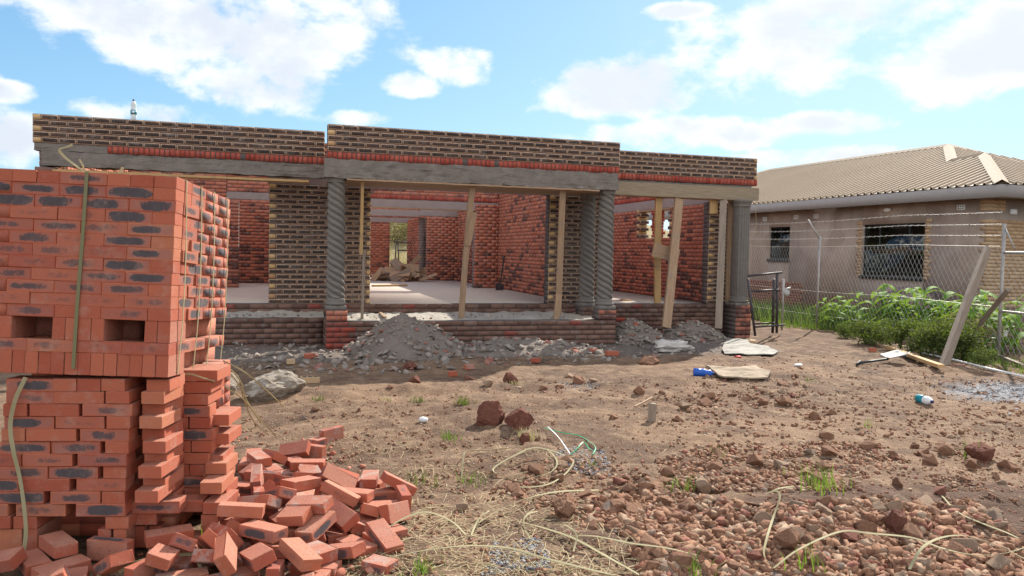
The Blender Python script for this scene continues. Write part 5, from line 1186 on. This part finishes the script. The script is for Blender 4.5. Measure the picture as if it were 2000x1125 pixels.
for P, n, a2, b2 in (([(430, 790), (2010, 700), (2010, 1135), (430, 1135)], 15000, .004, .022), ([(1380, 700), (1800, 690), (2000, 780), (2000, 860), (1300, 850)], 2200, .006, .034)):
    SMALL += [(u, v, a2+(b2-a2)*random.random()**3) for u, v in samp(P, n)]
def merged(name, items, base, m, emb=.12, flat=(.5, .95)):
    """items: (x, y, z, size); one mesh of many small stones"""
    V = [np.array([v.co[:] for v in b.vertices]) for b in base]; Fc = [np.array([list(p.vertices) for p in b.polygons]) for b in base]
    vs = []; fs_ = []; rk = []; off = 0
    for i, (x, y, z, s) in enumerate(items):
        k = i % len(base); R3 = nprot(random.uniform(0, 6.3), random.uniform(-.6, .6), random.uniform(-.6, .6)); S = np.array([random.uniform(.8, 1.3), random.uniform(.7, 1.1), random.uniform(*flat)])*s
        q = (V[k]*S)@R3.T+np.array([x, y, z+S[2]*emb]); vs.append(q); fs_.append(Fc[k]+off); off += len(q); rk.append(np.full(len(Fc[k])*3, random.random()))
    v = np.concatenate(vs); f = np.concatenate(fs_); me = bpy.data.meshes.new(name); me.vertices.add(len(v)); me.vertices.foreach_set('co', v.reshape(-1)); me.loops.add(f.size); me.loops.foreach_set('vertex_index', f.reshape(-1).astype(np.int32))
    me.polygons.add(len(f)); me.polygons.foreach_set('loop_start', np.arange(0, f.size, 3, dtype=np.int32)); me.update(calc_edges=True)
    l = me.uv_layers.new(name='rk'); a = np.zeros((f.size, 2)); a[:, 0] = np.concatenate(rk); l.data.foreach_set('uv', a.reshape(-1)); me.materials.append(m); return me
SB = [hull_mesh('s', 90+i, 8+i % 3) for i in range(12)]
its = []
for u, v, s in SMALL:
    p = G(u, v); its.append((p[0], p[1], p[2], s))
o = link('small_stones', merged('small_stones', its, SB, M_rocks), None); tag(o, 'small stones and crumbs of soil scattered over the yard', 'stones', kind='stuff')
its = []
for u, v in samp([(1120, 870), (1180, 880), (1200, 930), (1130, 925), (1080, 885)], 700)+samp([(960, 1060), (1060, 1050), (1080, 1110), (940, 1125)], 600)+samp([(1090, 740), (1180, 745), (1150, 765), (1080, 760)], 300):
    p = G(u, v); its.append((p[0], p[1], p[2], random.uniform(.005, .013)))
o = link('spilled_crushed_stone', merged('spilled_crushed_stone', its, SB, M_grav), None); tag(o, 'small spills of blue grey crushed stone on the brown soil', 'gravel', kind='stuff')
its = []
for _ in range(2600):
    r = abs(random.gauss(0, .55)); a = random.uniform(0, 6.3); x, y = 7.9+r*1.1*math.cos(a), -5.35+r*.9*math.sin(a); its.append((x, y, float(gh(x, y)), random.uniform(.008, .02)))
o = link('crushed_stone', merged('crushed_stone', its, SB, M_grav), None); tag(o, 'patch of blue grey crushed stone at the right edge of the yard', 'gravel', kind='stuff')
# ------------------------------------------------------------------ heaps of old mortar against the house
RC = []
def heap(cx, cy, rx, ry, h, lab, seed, n=300, zb=-.44, smax=.085):
    A_n, R_n = 72, 22; v = []; fc = []
    def H(r, a, x, y): return zb+h*max(0, (1-r**1.35))*(1+.25*float(fbm(x, y, 2.2, 3, seed)))+.05*float(fbm(x, y, 7, 3, seed))*(1 if r < .97 else 0)
    for j in range(R_n+1):
        for i in range(A_n):
            a = 2*math.pi*i/A_n; r = j/R_n; rr = r*(1+.12*math.sin(a*3+seed)+.06*math.sin(a*5)); x, y = cx+rx*rr*math.cos(a), cy+ry*rr*math.sin(a); v.append((x, y, H(r, a, x, y)-.03*(r > .95)))
    for j in range(R_n):
        for i in range(A_n): fc.append((j*A_n+i, (j+1)*A_n+i, (j+1)*A_n+(i+1) % A_n, j*A_n+(i+1) % A_n))
    me = pyme('rubble_heap', v, fc); me.materials.append(M_heap); o = link('rubble_heap', me, None, smooth=True); tag(o, lab, 'rubble heap')
    its = []
    for _ in range(n):
        r = random.random()**.5*1.05; a = random.uniform(0, 6.3); rr = r*(1+.12*math.sin(a*3+seed)+.06*math.sin(a*5)); x, y = cx+rx*rr*math.cos(a), cy+ry*rr*math.sin(a)
        s = .015+(smax-.015)*random.random()**2.5*(.5+.6*r); its.append((x, y, max(H(r, a, x, y), zb+.01), s))
    c_ = link('rubble_chunks', merged('rubble_chunks', its, SB, M_rubble, .35, (.25, .7)), None, o); c_['kind'] = 'stuff'
heap(1.12, -.85, .92, 1.05, .60, 'tall heap of broken mortar and sand in front of the porch plinth', 1, 620)
heap(2.9, -.85, 1.35, .8, .21, 'low spread of broken mortar right of the tall heap', 2, 520, smax=.10)
p = ony(1240, 640, .45); heap(p[0], .5, .62, .62, .42, 'left rubble heap in front of the right bay', 3, 420)
p = ony(1350, 640, .45); heap(p[0]+.05, .5, .68, .62, .40, 'right rubble heap in front of the right bay, beside the fluted column pier', 4, 420)
its = []
for u, v in samp([(430, 655), (640, 680), (900, 700), (1200, 675), (1420, 665), (1400, 690), (1250, 705), (1000, 715), (700, 735), (430, 720)], 1000):
    p = G(u, v); its.append((p[0], p[1], p[2], .01+.075*random.random()**4.5))
o = link('rubble', merged('rubble', its, SB, M_rubble, .3, (.3, .8)), None); tag(o, 'broken mortar and stone chips strewn along the foot of the house', 'rubble', kind='stuff')
its = [(random.uniform(.1, 4.5), random.uniform(.3, 1.2), random.uniform(-.02, .02), .008+.03*random.random()**3) for _ in range(260)]+[(random.uniform(-3, -.1), random.uniform(.8, 1.2), random.uniform(-.01, .03), .008+.03*random.random()**3) for _ in range(160)]
o = link('mortar_crumbs', merged('mortar_crumbs', its, SB, M_rubble, .3, (.3, .8)), None); tag(o, 'crumbs of mortar lying on the porch ledges', 'rubble', kind='stuff')
its = []
for u, v in samp([(430, 860), (640, 850), (790, 960), (760, 1130), (180, 1130), (200, 1080), (430, 1060)], 420):
    p = G(u, v); its.append((p[0], p[1], p[2], .006+.035*random.random()**3))
o = link('brick_crumbs', merged('brick_crumbs', its, SB, M_crumb, .3, (.5, .9)), None); tag(o, 'red crumbs and chips of brick lying round the tumbled heap', 'brick chips', kind='stuff')
# wooden stake
p = Vector(G(1272, 822)); e = plank('stake', p-Vector((0, 0, .05)), p+Vector((.01, 0, .16)), .06, .05, M_woodg, 'short broken wooden stake standing in the soil', 'stake')
plank('stick', G(1240, 798, .02), G(1275, 785, .05), .02, .015, M_wood, 'pale thin stick beside the wooden stake', 'stick', face=(0, 0, 1))

# ------------------------------------------------------------------ grass, straw, weeds, maize
def blades(items, name, m, parent=None):
    """items: (x, y, z, height, width, azimuth, lean)"""
    v = []; fc = []
    for x, y, z, h, wd, a, ln in items:
        dx, dy = math.cos(a), math.sin(a); sx, sy = -dy*wd/2, dx*wd/2; o0 = len(v); seg = 4
        for i in range(seg+1):
            t_ = i/seg; r = h*ln*t_*t_; zz = z+h*math.sqrt(max(.02, 1-(ln*t_)**2*.7))*t_; k = (1-t_**1.5)*.95+.05
            v += [(x+dx*r-sx*k, y+dy*r-sy*k, zz), (x+dx*r+sx*k, y+dy*r+sy*k, zz+.0)]
        for i in range(seg): fc.append((o0+2*i, o0+2*i+1, o0+2*i+3, o0+2*i+2))
    me = pyme(name, v, fc); me.materials.append(m); me.shade_smooth(); return link(name, me, None, parent)
TG = 'small tufts of grass on the soil'
for i, (u, v, h, n, m, lab) in enumerate([(815, 655+130, .1, 40, M_weed, 'dark green weed tuft left of the boulders'), (622, 782, .08, 34, M_weed, 'small green weed right of the grey boulder'), (905, 790, .11, 60, M_weed, 'round dark tuft of grass on a clod'), (878, 858, .1, 36, M_grass, 'green grass tuft beside a clod, left of the two boulders'), (757, 783, .08, 26, M_dry, 'dry grass tuft on the trodden soil'),
       (1030, 858, .12, 60, M_dry, 'dry grass on the dark clod below the boulders'), (1610, 960, .2, 34, M_grass, 'bright green grass tuft behind the stone spread'), (1580, 945, .16, 20, M_grass, 'thin green grass left of the bright tuft'), (1320, 960, .16, 20, M_grass, 'sparse green grass left of the stone band'), (920, 945, .12, 26, M_grass, 'small green tuft under the coiled strap'),
       (1350, 1120, .14, 20, M_grass, 'green blades between the stones at the bottom edge'), (1570, 1120, .2, 14, M_grass, 'tall green blades among the stones near the folded strap'), (820, 945, .14, 22, M_weed, 'leafy green shoot right of the brick heap'), (1005, 750, .07, 50, M_dry, 'dry tuft in front of the flat red clod'), (1400, 890, .09, 20, M_grass, 'low green sprig above the stone band'),
       (1900, 895, .18, 12, M_grass, 'thin upright grass between the red clods at the right edge'), (1700, 835, .1, 12, M_grass, 'small yellow green sprig in the middle of the right yard'), (1580, 745, .07, 30, M_weed, 'low weed on the dark earth behind the spade'), (403, 1080, .2, 5, M_grass, 'two green blades growing in front of the middle stack'), (1150, 915, .09, 12, M_grass, 'green sprig right of the coiled strap'), (830, 1120, .1, 40, M_grass, 'green tuft at the bottom edge under the long strap')]):
    p = G(u, v); it = [(p[0]+random.gauss(0, .03+h*.15), p[1]+random.gauss(0, .03+h*.15), p[2]-.005, h*random.uniform(.5, 1.1), .0045+h*.02, random.uniform(0, 6.3), random.uniform(.2, .9)) for _ in range(n)]
    o = blades(it, 'grass_tuft', m); tag(o, lab, 'grass tuft', TG)
v = []; fc = []
def straw(P, n, l0, l1, wd):
    for u, v_ in samp(P, n):
        p = G(u, v_); a = random.uniform(0, 6.3); L = random.uniform(l0, l1); el_ = random.uniform(-.1, .35); b = random.uniform(-.22, .22); c = p.copy(); o0 = len(v)
        for i in range(4):
            t_ = i/3; aa = a+b*t_; q = p+np.array([math.cos(aa)*L*t_, math.sin(aa)*L*t_, .006+L*el_*t_*(1-.6*t_)]); q[2] = max(q[2], float(gh(q[0], q[1]))+.004); s = np.array([-math.sin(aa), math.cos(aa), .2])*wd*.5
            v.extend([tuple(q-s), tuple(q+s)])
        for i in range(3): fc.append((o0+2*i, o0+2*i+1, o0+2*i+3, o0+2*i+2))
straw([(740, 980), (1120, 990), (1280, 1060), (1300, 1130), (640, 1130), (740, 1050)], 1150, .03, .17, .0028)
straw([(640, 860), (1130, 880), (1130, 990), (760, 990), (700, 900)], 330, .03, .15, .0035)
straw([(440, 840), (900, 840), (700, 880), (440, 870)], 60, .04, .14, .0035)
straw([(1150, 700), (1800, 720), (2000, 900), (1300, 960)], 120, .03, .16, .004)
straw([(440, 690), (640, 730), (560, 745), (440, 720)], 60, .05, .2, .006)
me = pyme('dry_straw', v, fc); me.materials.append(M_dry); o = link('dry_straw', me, None); tag(o, 'dry straw strewn over the soil', 'straw', kind='stuff')
# grass along the fence
it = []
for u, v_ in samp([(1475, 640), (1640, 655), (1700, 668), (1690, 655), (1600, 640), (1480, 630)], 900):
    p = onz(u, v_); it.append((p[0]+.3, p[1]+.3, float(gh(p[0]+.3, p[1]+.3)), random.uniform(.06, .22), .012, random.uniform(0, 6.3), random.uniform(.3, .95)))
for _ in range(2600):
    y = random.uniform(.6, 7.5); x = random.uniform(10.6, 13.4); it.append((x, y, float(gh(x, y)), random.uniform(.25, .62)*(1. if x < 12 else .8), .016, random.uniform(0, 6.3), random.uniform(.2, .9)))
for _ in range(700):
    y = random.uniform(-4.6, -2.6); x = random.uniform(9.2, 10.6); it.append((x, y, float(gh(x, y)), random.uniform(.05, .16), .01, random.uniform(0, 6.3), random.uniform(.3, .9)))
o = blades(it, 'grass', M_grass); tag(o, 'green grass growing along the fence', 'grass', kind='stuff')
def maize(seed, H):
    rs = random.Random(seed); e = empty('maize_plant', (0, 0, 0), None, None); bm_v = []; fc = []; lean = rs.uniform(-.1, .1)
    tube('stalk', [(0, 0, -.03), (lean*.2, 0, H*.4), (lean*.5, 0, H*.8)], [.012, .009, .004], M_maize, e, 6)
    for k in range(9):
        z0 = H*(.12+.72*k/9); a = k*2.6+rs.uniform(-.5, .5); L = H*rs.uniform(.55, .85)*(1-.03*k); wd = .055*rs.uniform(.8, 1.2); up = rs.uniform(.55, .95); seg = 9; o0 = len(bm_v)
        for i in range(seg+1):
            t_ = i/seg; r = L*(t_*.75+.1*t_*t_); z = z0+L*(up*t_-1.0*t_*t_*rs.uniform(.98, 1.02)); w2 = wd*(math.sin(math.pi*min(1, t_*.9+.12))**.6)*(1-t_**4)+.001; tw = .5*t_; dx, dy = math.cos(a), math.sin(a)
            c = Vector((lean*.5*z0+dx*r, dy*r, z)); s = Vector((-dy, dx, 0))*math.cos(tw)+Vector((0, 0, 1))*math.sin(tw)
            bm_v += [c-s*w2/1, c+Vector((0, 0, -.008)), c+s*w2/1]
        for i in range(seg):
            for j in range(2): fc.append((o0+3*i+j, o0+3*i+j+1, o0+3*i+4+j, o0+3*i+3+j))
    me = pyme('leaves', bm_v, fc); me.materials.append(M_maize); me.shade_smooth(); o = bpy.data.objects.new('leaves', me); COL.objects.link(o); o.parent = e; return e
MZ = [maize(i, .95) for i in range(5)]; used = set(); rs = random.Random(3)
spots = [(10.6+rs.uniform(0, 1.1), -2.4+4.8*i/43+rs.uniform(-.12, .12)) for i in range(44)]
for i, (x, y) in enumerate(spots):
    r = MZ[i % 5] if i < 5 else copy_tree(MZ[i % 5]); s = rs.uniform(.8, 1.35)*(1. if y < 1.4 else .75); r.scale = (s, s, s); r.location = (x, y, float(gh(x, y))); r.rotation_euler = (rs.uniform(-.08, .08), rs.uniform(-.08, .08), rs.uniform(0, 6.3))
    tag(r, 'bright green young maize plant growing between the fence and the grey house', 'maize plant', 'maize plants behind the fence')
def weed(seed, H, W, m, n=2200, leaf=.042):
    rs = random.Random(seed); e = empty('leafy_weed', (0, 0, 0), None, None); v = []; fc = []
    for k in range(9):
        a = rs.uniform(0, 6.3); r = W*rs.uniform(.2, .8); tube('stem', [(0, 0, -.02), (r*.4*math.cos(a), r*.4*math.sin(a), H*.5), (r*math.cos(a), r*math.sin(a), H*rs.uniform(.6, 1))], [.006, .005, .002], m, e, 5) if k < 5 else None
    cl = [(W*rs.uniform(-.8, .8), W*rs.uniform(-.8, .8), H*rs.uniform(.15, .95), rs.uniform(.25, .5)*W) for _ in range(16)]
    for _ in range(n):
        c = rs.choice(cl); p = Vector((c[0]+rs.gauss(0, c[3]*.6), c[1]+rs.gauss(0, c[3]*.6), max(.01, c[2]+rs.gauss(0, c[3]*.5)))); d_ = Vector((rs.gauss(0, 1), rs.gauss(0, 1), rs.gauss(.2, .7))).normalized(); s = d_.cross(Vector((rs.gauss(0, 1), rs.gauss(0, 1), rs.gauss(0, 1)))).normalized(); L = leaf*rs.uniform(.6, 1.4); o0 = len(v)
        v += [p, p+d_*L*.5+s*L*.28, p+d_*L, p+d_*L*.5-s*L*.28]; fc.append((o0, o0+1, o0+2, o0+3))
    me = pyme('leaves', v, fc); me.materials.append(m); o = bpy.data.objects.new('leaves', me); COL.objects.link(o); o.parent = e; return e
WD = [weed(1, .55, .32, M_weed), weed(2, .45, .34, M_weed), weed(4, .5, .3, M_bushf, 1500)]
for i, (u, v_, s, k, lab) in enumerate([(1695, 672, .7, 0, 'low dark weed at the left end of the ground planks'), (1725, 678, .9, 1, 'leafy dark weed in front of the maize, second from the left'), (1765, 684, .9, 0, 'leafy weed in front of the maize, behind the spade'), (1805, 695, .95, 1, 'leafy weed just left of the leaning post'), (1858, 703, 1.05, 0, 'big dark weed right behind the leaning post'), (1888, 706, 1.15, 1, 'tall dark weed under the crossing pole'),
        (1905, 690, 1.2, 2, 'dry brownish weed with seed heads beside the gate'), (1660, 662, .6, 1, 'small low weed where the fence grass ends'), (1930, 722, .5, 0, 'small weed at the foot of the gate post'), (1838, 690, .9, 2, 'pale dry weed behind the leaning post')]):
    p = G(u, v_); r = WD[k] if i in (0, 1) or i == 6 else copy_tree(WD[k]); r.location = (p[0]+.05, p[1]+.12, p[2]); r.scale = (s, s, s); r.rotation_euler = (0, 0, i*1.3); tag(r, lab, 'weed', 'weeds along the fence')
# dry bushes on the slope behind, seen through the back door
DB = weed(9, 1.6, 1.3, M_bushf, 2600, .13)
for i in range(9):
    r = DB if i == 0 else copy_tree(DB); x, y = 3.0+i*1.35+random.uniform(-.5, .5)+(i % 3)*1.0, 29+(i*5.7) % 12; r.location = (x, y, float(gh(x, y))); s = random.uniform(.7, 1.2); r.scale = (s, s, s); r.rotation_euler = (0, 0, i); r.name = 'dry_bush'
    tag(r, 'dry yellowish bush on the slope behind the house, seen through the back doorway', 'bush', 'dry bushes on the slope')
it = [(random.uniform(2, 9), random.uniform(16.5, 30), 0, random.uniform(.4, 1.1), .03, random.uniform(0, 6.3), random.uniform(.2, .7)) for _ in range(2500)]
it = [(x, y, float(gh(x, y)), h, w_, a, l) for x, y, _, h, w_, a, l in it]
o = blades(it, 'dry_grass', M_dry); tag(o, 'tall dry grass on the slope behind the house', 'grass', kind='stuff')

# ------------------------------------------------------------------ fence, gate, posts and things along it
fx = lambda y: 10.42+.03*(y+3.4)
fe = empty('chain_link_fence', (10.5, 2., -.42), 'chain link fence with barbed wire on top, between the yard and the grey house', 'fence')
def fpt(u, v):    # on the fence plane
    for _ in range(1): pass
    d = ray(u, v); t_ = (10.42-CAM[0]+.03*(CAM[1]+3.4))/(d[0]-.03*d[1]); return CAM+d*t_
zt = 1.42; zbm = -.38; Y0, Y1 = -2.65, 13.
V_ = []; F_ = []
def thin(A, B, r):
    A = np.array(A); B = np.array(B); T = (B-A)/np.linalg.norm(B-A); s = np.cross(T, [.9, .1, .2]); s /= np.linalg.norm(s); n = np.cross(s, T); o0 = len(V_)
    for P in (A, B):
        for k in range(3): a = 2.094*k; V_.append(tuple(P+(s*math.cos(a)+n*math.sin(a))*r))
    for k in range(3): F_.append((o0+k, o0+(k+1) % 3, o0+3+(k+1) % 3, o0+3+k))
Hm = zt-zbm; pitch = .105; kx = .62    # horizontal run per unit of height
def sag(y): return -.10*max(0, 1-abs(y+1.2)/3.)*0-.05*abs(math.sin((y+.5)*.55))
y = Y0-Hm*kx
while y < Y1:
    for sgn in (1, -1):
        ya, yb_ = (y, y+Hm*kx) if sgn == 1 else (y+Hm*kx, y); za, zb2 = zbm, zt
        if min(ya, yb_) > Y1 or max(ya, yb_) < Y0: continue
        A = [ya, za]; B = [yb_, zb2]
        for P, Q in ((A, B), (B, A)):
            if P[0] < Y0: t_ = (Y0-P[0])/(Q[0]-P[0]); P[1] += t_*(Q[1]-P[1]); P[0] = Y0
            if P[0] > Y1: t_ = (Y1-P[0])/(Q[0]-P[0]); P[1] += t_*(Q[1]-P[1]); P[0] = Y1
        n_ = 6; pts = [(fx(A[0]+(B[0]-A[0])*i/n_)+sgn*.003+.02*math.sin((A[0]+(B[0]-A[0])*i/n_)*1.7), A[0]+(B[0]-A[0])*i/n_, A[1]+(B[1]-A[1])*i/n_) for i in range(n_+1)]
        pts = [(a, b, c+sag(b)*(c-zbm)/Hm) for a, b, c in pts]
        for i in range(n_): thin(pts[i], pts[i+1], .0024)
    y += pitch
me = pyme('wire_mesh', V_, F_); me.materials.append(M_wire); link('wire_mesh', me, None, fe)
for z_, nm in ((zt+.005, 'line_wire'), (.45, 'line_wire'), (-.1, 'line_wire'), (1.60, 'barbed_wire'), (1.78, 'barbed_wire'), (1.97, 'barbed_wire')):
    V_ = []; F_ = []; yy = Y0
    while yy < Y1: thin((fx(yy)-.02, yy, z_+sag(yy)*.8*(z_ > 0)), (fx(yy+.3)-.02, yy+.3, z_+sag(yy+.3)*.8*(z_ > 0)), .0035 if 'line' in nm else .0035); yy += .3
    if 'barbed' in nm:
        yy = Y0
        while yy < Y1:
            for k in (-1, 1): thin((fx(yy)-.02-.02, yy-.015*k, z_+sag(yy)*.8-.02), (fx(yy)-.02+.02, yy+.015*k, z_+sag(yy)*.8+.02), .003)
            yy += .16
    me = pyme(nm, V_, F_); me.materials.append(M_wire); link(nm, me, None, fe)
for yy in (1.95, 6.6, 11.2):
    tube('fence_post', [(fx(yy), yy, -.6), (fx(yy), yy, 1.62)], .024, M_galv, fe); tube('post_arm', [(fx(yy), yy, 1.55), (fx(yy)-.28, yy+.05, 1.97)], .018, M_galv, fe)
ge = empty('wire_gate', (10.3, -3.1, -.42), 'galvanised tube gate with wire mesh at the right edge', 'gate')
ya, yb_ = -2.7, -3.42
tube('gate_post', [(fx(ya), ya, -.5), (fx(ya), ya, 1.75)], .028, M_galv, ge); tube('gate_post', [(fx(yb_)-.1, yb_, -.5), (fx(yb_)-.1, yb_, 1.95)], .028, M_galv, ge)
for z_ in (1.28, .34): tube('gate_rail', [(fx(ya), ya, z_), (fx(yb_)-.1, yb_, z_)], .022, M_galv, ge); tube('gate_rail', [(fx(yb_)-.1, yb_, z_), (fx(yb_)-.4, yb_-2., z_)], .022, M_galv, ge)
tube('gate_stay', [(fx(ya), ya, 1.7), (fx(-3.)-.05, -2.95, 1.35)], .012, M_galv, ge)
V_ = []; F_ = []; y = -5.6
while y < ya+1.2:
    for sgn in (1, -1):
        A = [y, -.35]; B = [y+sgn*1.65*kx, 1.28]
        for P, Q in ((A, B), (B, A)):
            if P[0] > ya and Q[0] < ya: t_ = (ya-P[0])/(Q[0]-P[0]); P[1] += t_*(Q[1]-P[1]); P[0] = ya
        if A[0] > ya+1e-6 or B[0] > ya+1e-6: continue
        thin((fx(A[0])-.05, A[0], A[1]), (fx(B[0])-.05, B[0], B[1]), .0026)
    y += .105
me = pyme('wire_mesh', V_, F_); me.materials.append(M_wire); link('wire_mesh', me, None, ge)
p0, p1 = G(1838, 722, -.05), fpt(1929, 486)
plank('leaning_post', p0, p1, .13, .07, M_woodg, 'tall grey wooden post leaning against the wire fence', 'post')
plank('pole', G(1890, 706, .35) if False else fpt(1893, 657), fpt(2004, 566)-np.array([.35, 0, 0]), .07, .06, M_woodg, 'brown pole crossing diagonally in front of the gate', 'pole')
GP = 'boards lying along the fence'
plank('ground_plank', G(1690, 669, .03), G(1792, 698, .03), .07, .04, M_wood, 'narrow board lying along the weeds, farthest of the ground planks', 'board', GP, face=(0, 0, 1))
plank('ground_plank', G(1737, 683, .04), G(1838, 721, .04), .09, .05, M_woody, 'yellowish board ending at the foot of the leaning post', 'board', GP, face=(0, 0, 1))
plank('ground_plank', G(1778, 683, .05), G(1840, 700, .05), .06, .04, M_woodg, 'grey board lying just behind the yellowish one', 'board', GP, face=(0, 0, 1))
plank('ground_plank', G(1940, 697, .05), G(2000, 722, .05), .06, .04, M_woodg, 'grey board on the grass at the foot of the gate', 'board', GP, face=(0, 0, 1))
o = tube('black_pipe', [G(1765, 700, .04), G(1846, 724, .03)], .02, M_dark); tag(o, 'black pipe lying in front of the yellowish board', 'pipe')
o = tube('white_cable', [G(1800, 694, .04), G(1860, 707, .04), G(1930, 725, .04), G(2008, 743, .04)], .014, M_plastic); tag(o, 'white cable running along the fence to the right edge', 'cable')
# steel trestle beside the fluted column
def P3(u, v, Y=.55): return Vector(ony(u, v, Y))
tr = empty('steel_trestle', P3(1475, 655), 'rusty steel trestle frame standing right of the fluted column', 'trestle')
for nm, A, B, r in (('top_bar', P3(1461, 539), P3(1527, 532), .022), ('cross_bar', P3(1467, 569), P3(1521, 566), .022), ('lower_bar', P3(1472, 639), P3(1533, 634), .02), ('lower_bar', P3(1470, 633, .9), P3(1516, 630, .9), .018), ('leg', P3(1461, 545), P3(1475, 656), .024), ('leg', P3(1518, 535), P3(1517, 650, .7), .026), ('leg', P3(1512, 545, .8), P3(1509, 650, .95), .028)):
    tube(nm, [A, B], r, M_rust, tr, 6)
sp = empty('standpipe', P3(1533, 655, .9), 'white painted standpipe with a water meter behind the trestle', 'standpipe')
tube('pipe', [P3(1527, 645, 1.), P3(1529, 590, 1.), P3(1530, 546, 1.)], [.018, .02, .03], M_galv, sp); lathe('meter', [(-.05, .05), (-.03, .075), (.03, .075), (.05, .05)], M_galv, sp, at=P3(1535, 572, 1.), R=Matrix.Rotation(1.2, 3, 'X')); tube('tap', [P3(1530, 566, 1.), P3(1544, 562, 1.)], .018, M_galv, sp)
# things by the neighbour's wall
p = Vector(on_nb(1808, 590)); p = NM @ Vector((-.55, p.y, .35)); o = blob('covered_barrow', p+Vector((0, .1, .28)), (.35, .75, .32), M_tarp, .35, 11, 4); tag(o, 'mauve sheet covering a pile against the grey house', 'covered pile')
p = Vector(fpt(1897, 640))+Vector((.9, .3, 0)); e = empty('paint_bucket', (p.x, p.y, -.4), 'white plastic bucket behind the tall weeds', 'bucket'); lathe('bucket_body', [(0, .12), (.30, .16)], M_plastic, e, at=(p.x, p.y, -.38)); lathe('rim', [(.301, .17), (.32, .17)], M_white, e, at=(p.x, p.y, -.38))
# trestle seen through the back doorway
bt = empty('steel_trestle', (3.3, 16.2, -.3), 'dark steel trestle standing outside the back doorway', 'trestle')
def Pb(u, v): return Vector(ony(u, v, 16.2))
for A, B in ((Pb(769, 472), Pb(806, 474)), (Pb(776, 489), Pb(806, 489)), (Pb(774, 472), Pb(771, 530)), (Pb(777, 472), Pb(780, 530)), (Pb(798, 473), Pb(799, 530))): tube('bar', [A, B], .025, M_rust, bt, 6)
# yellow twine hanging from the shuttering
o = ribbon('twine', [ony(1478, 390, .9), ony(1476, 410, .9), ony(1477, 440, .88), ony(1473, 458, .88), ony(1466, 464, .88)], .006, M_strap, up=(0, 1, 0)); tag(o, 'yellow twine hanging from the end of the shuttering', 'twine')
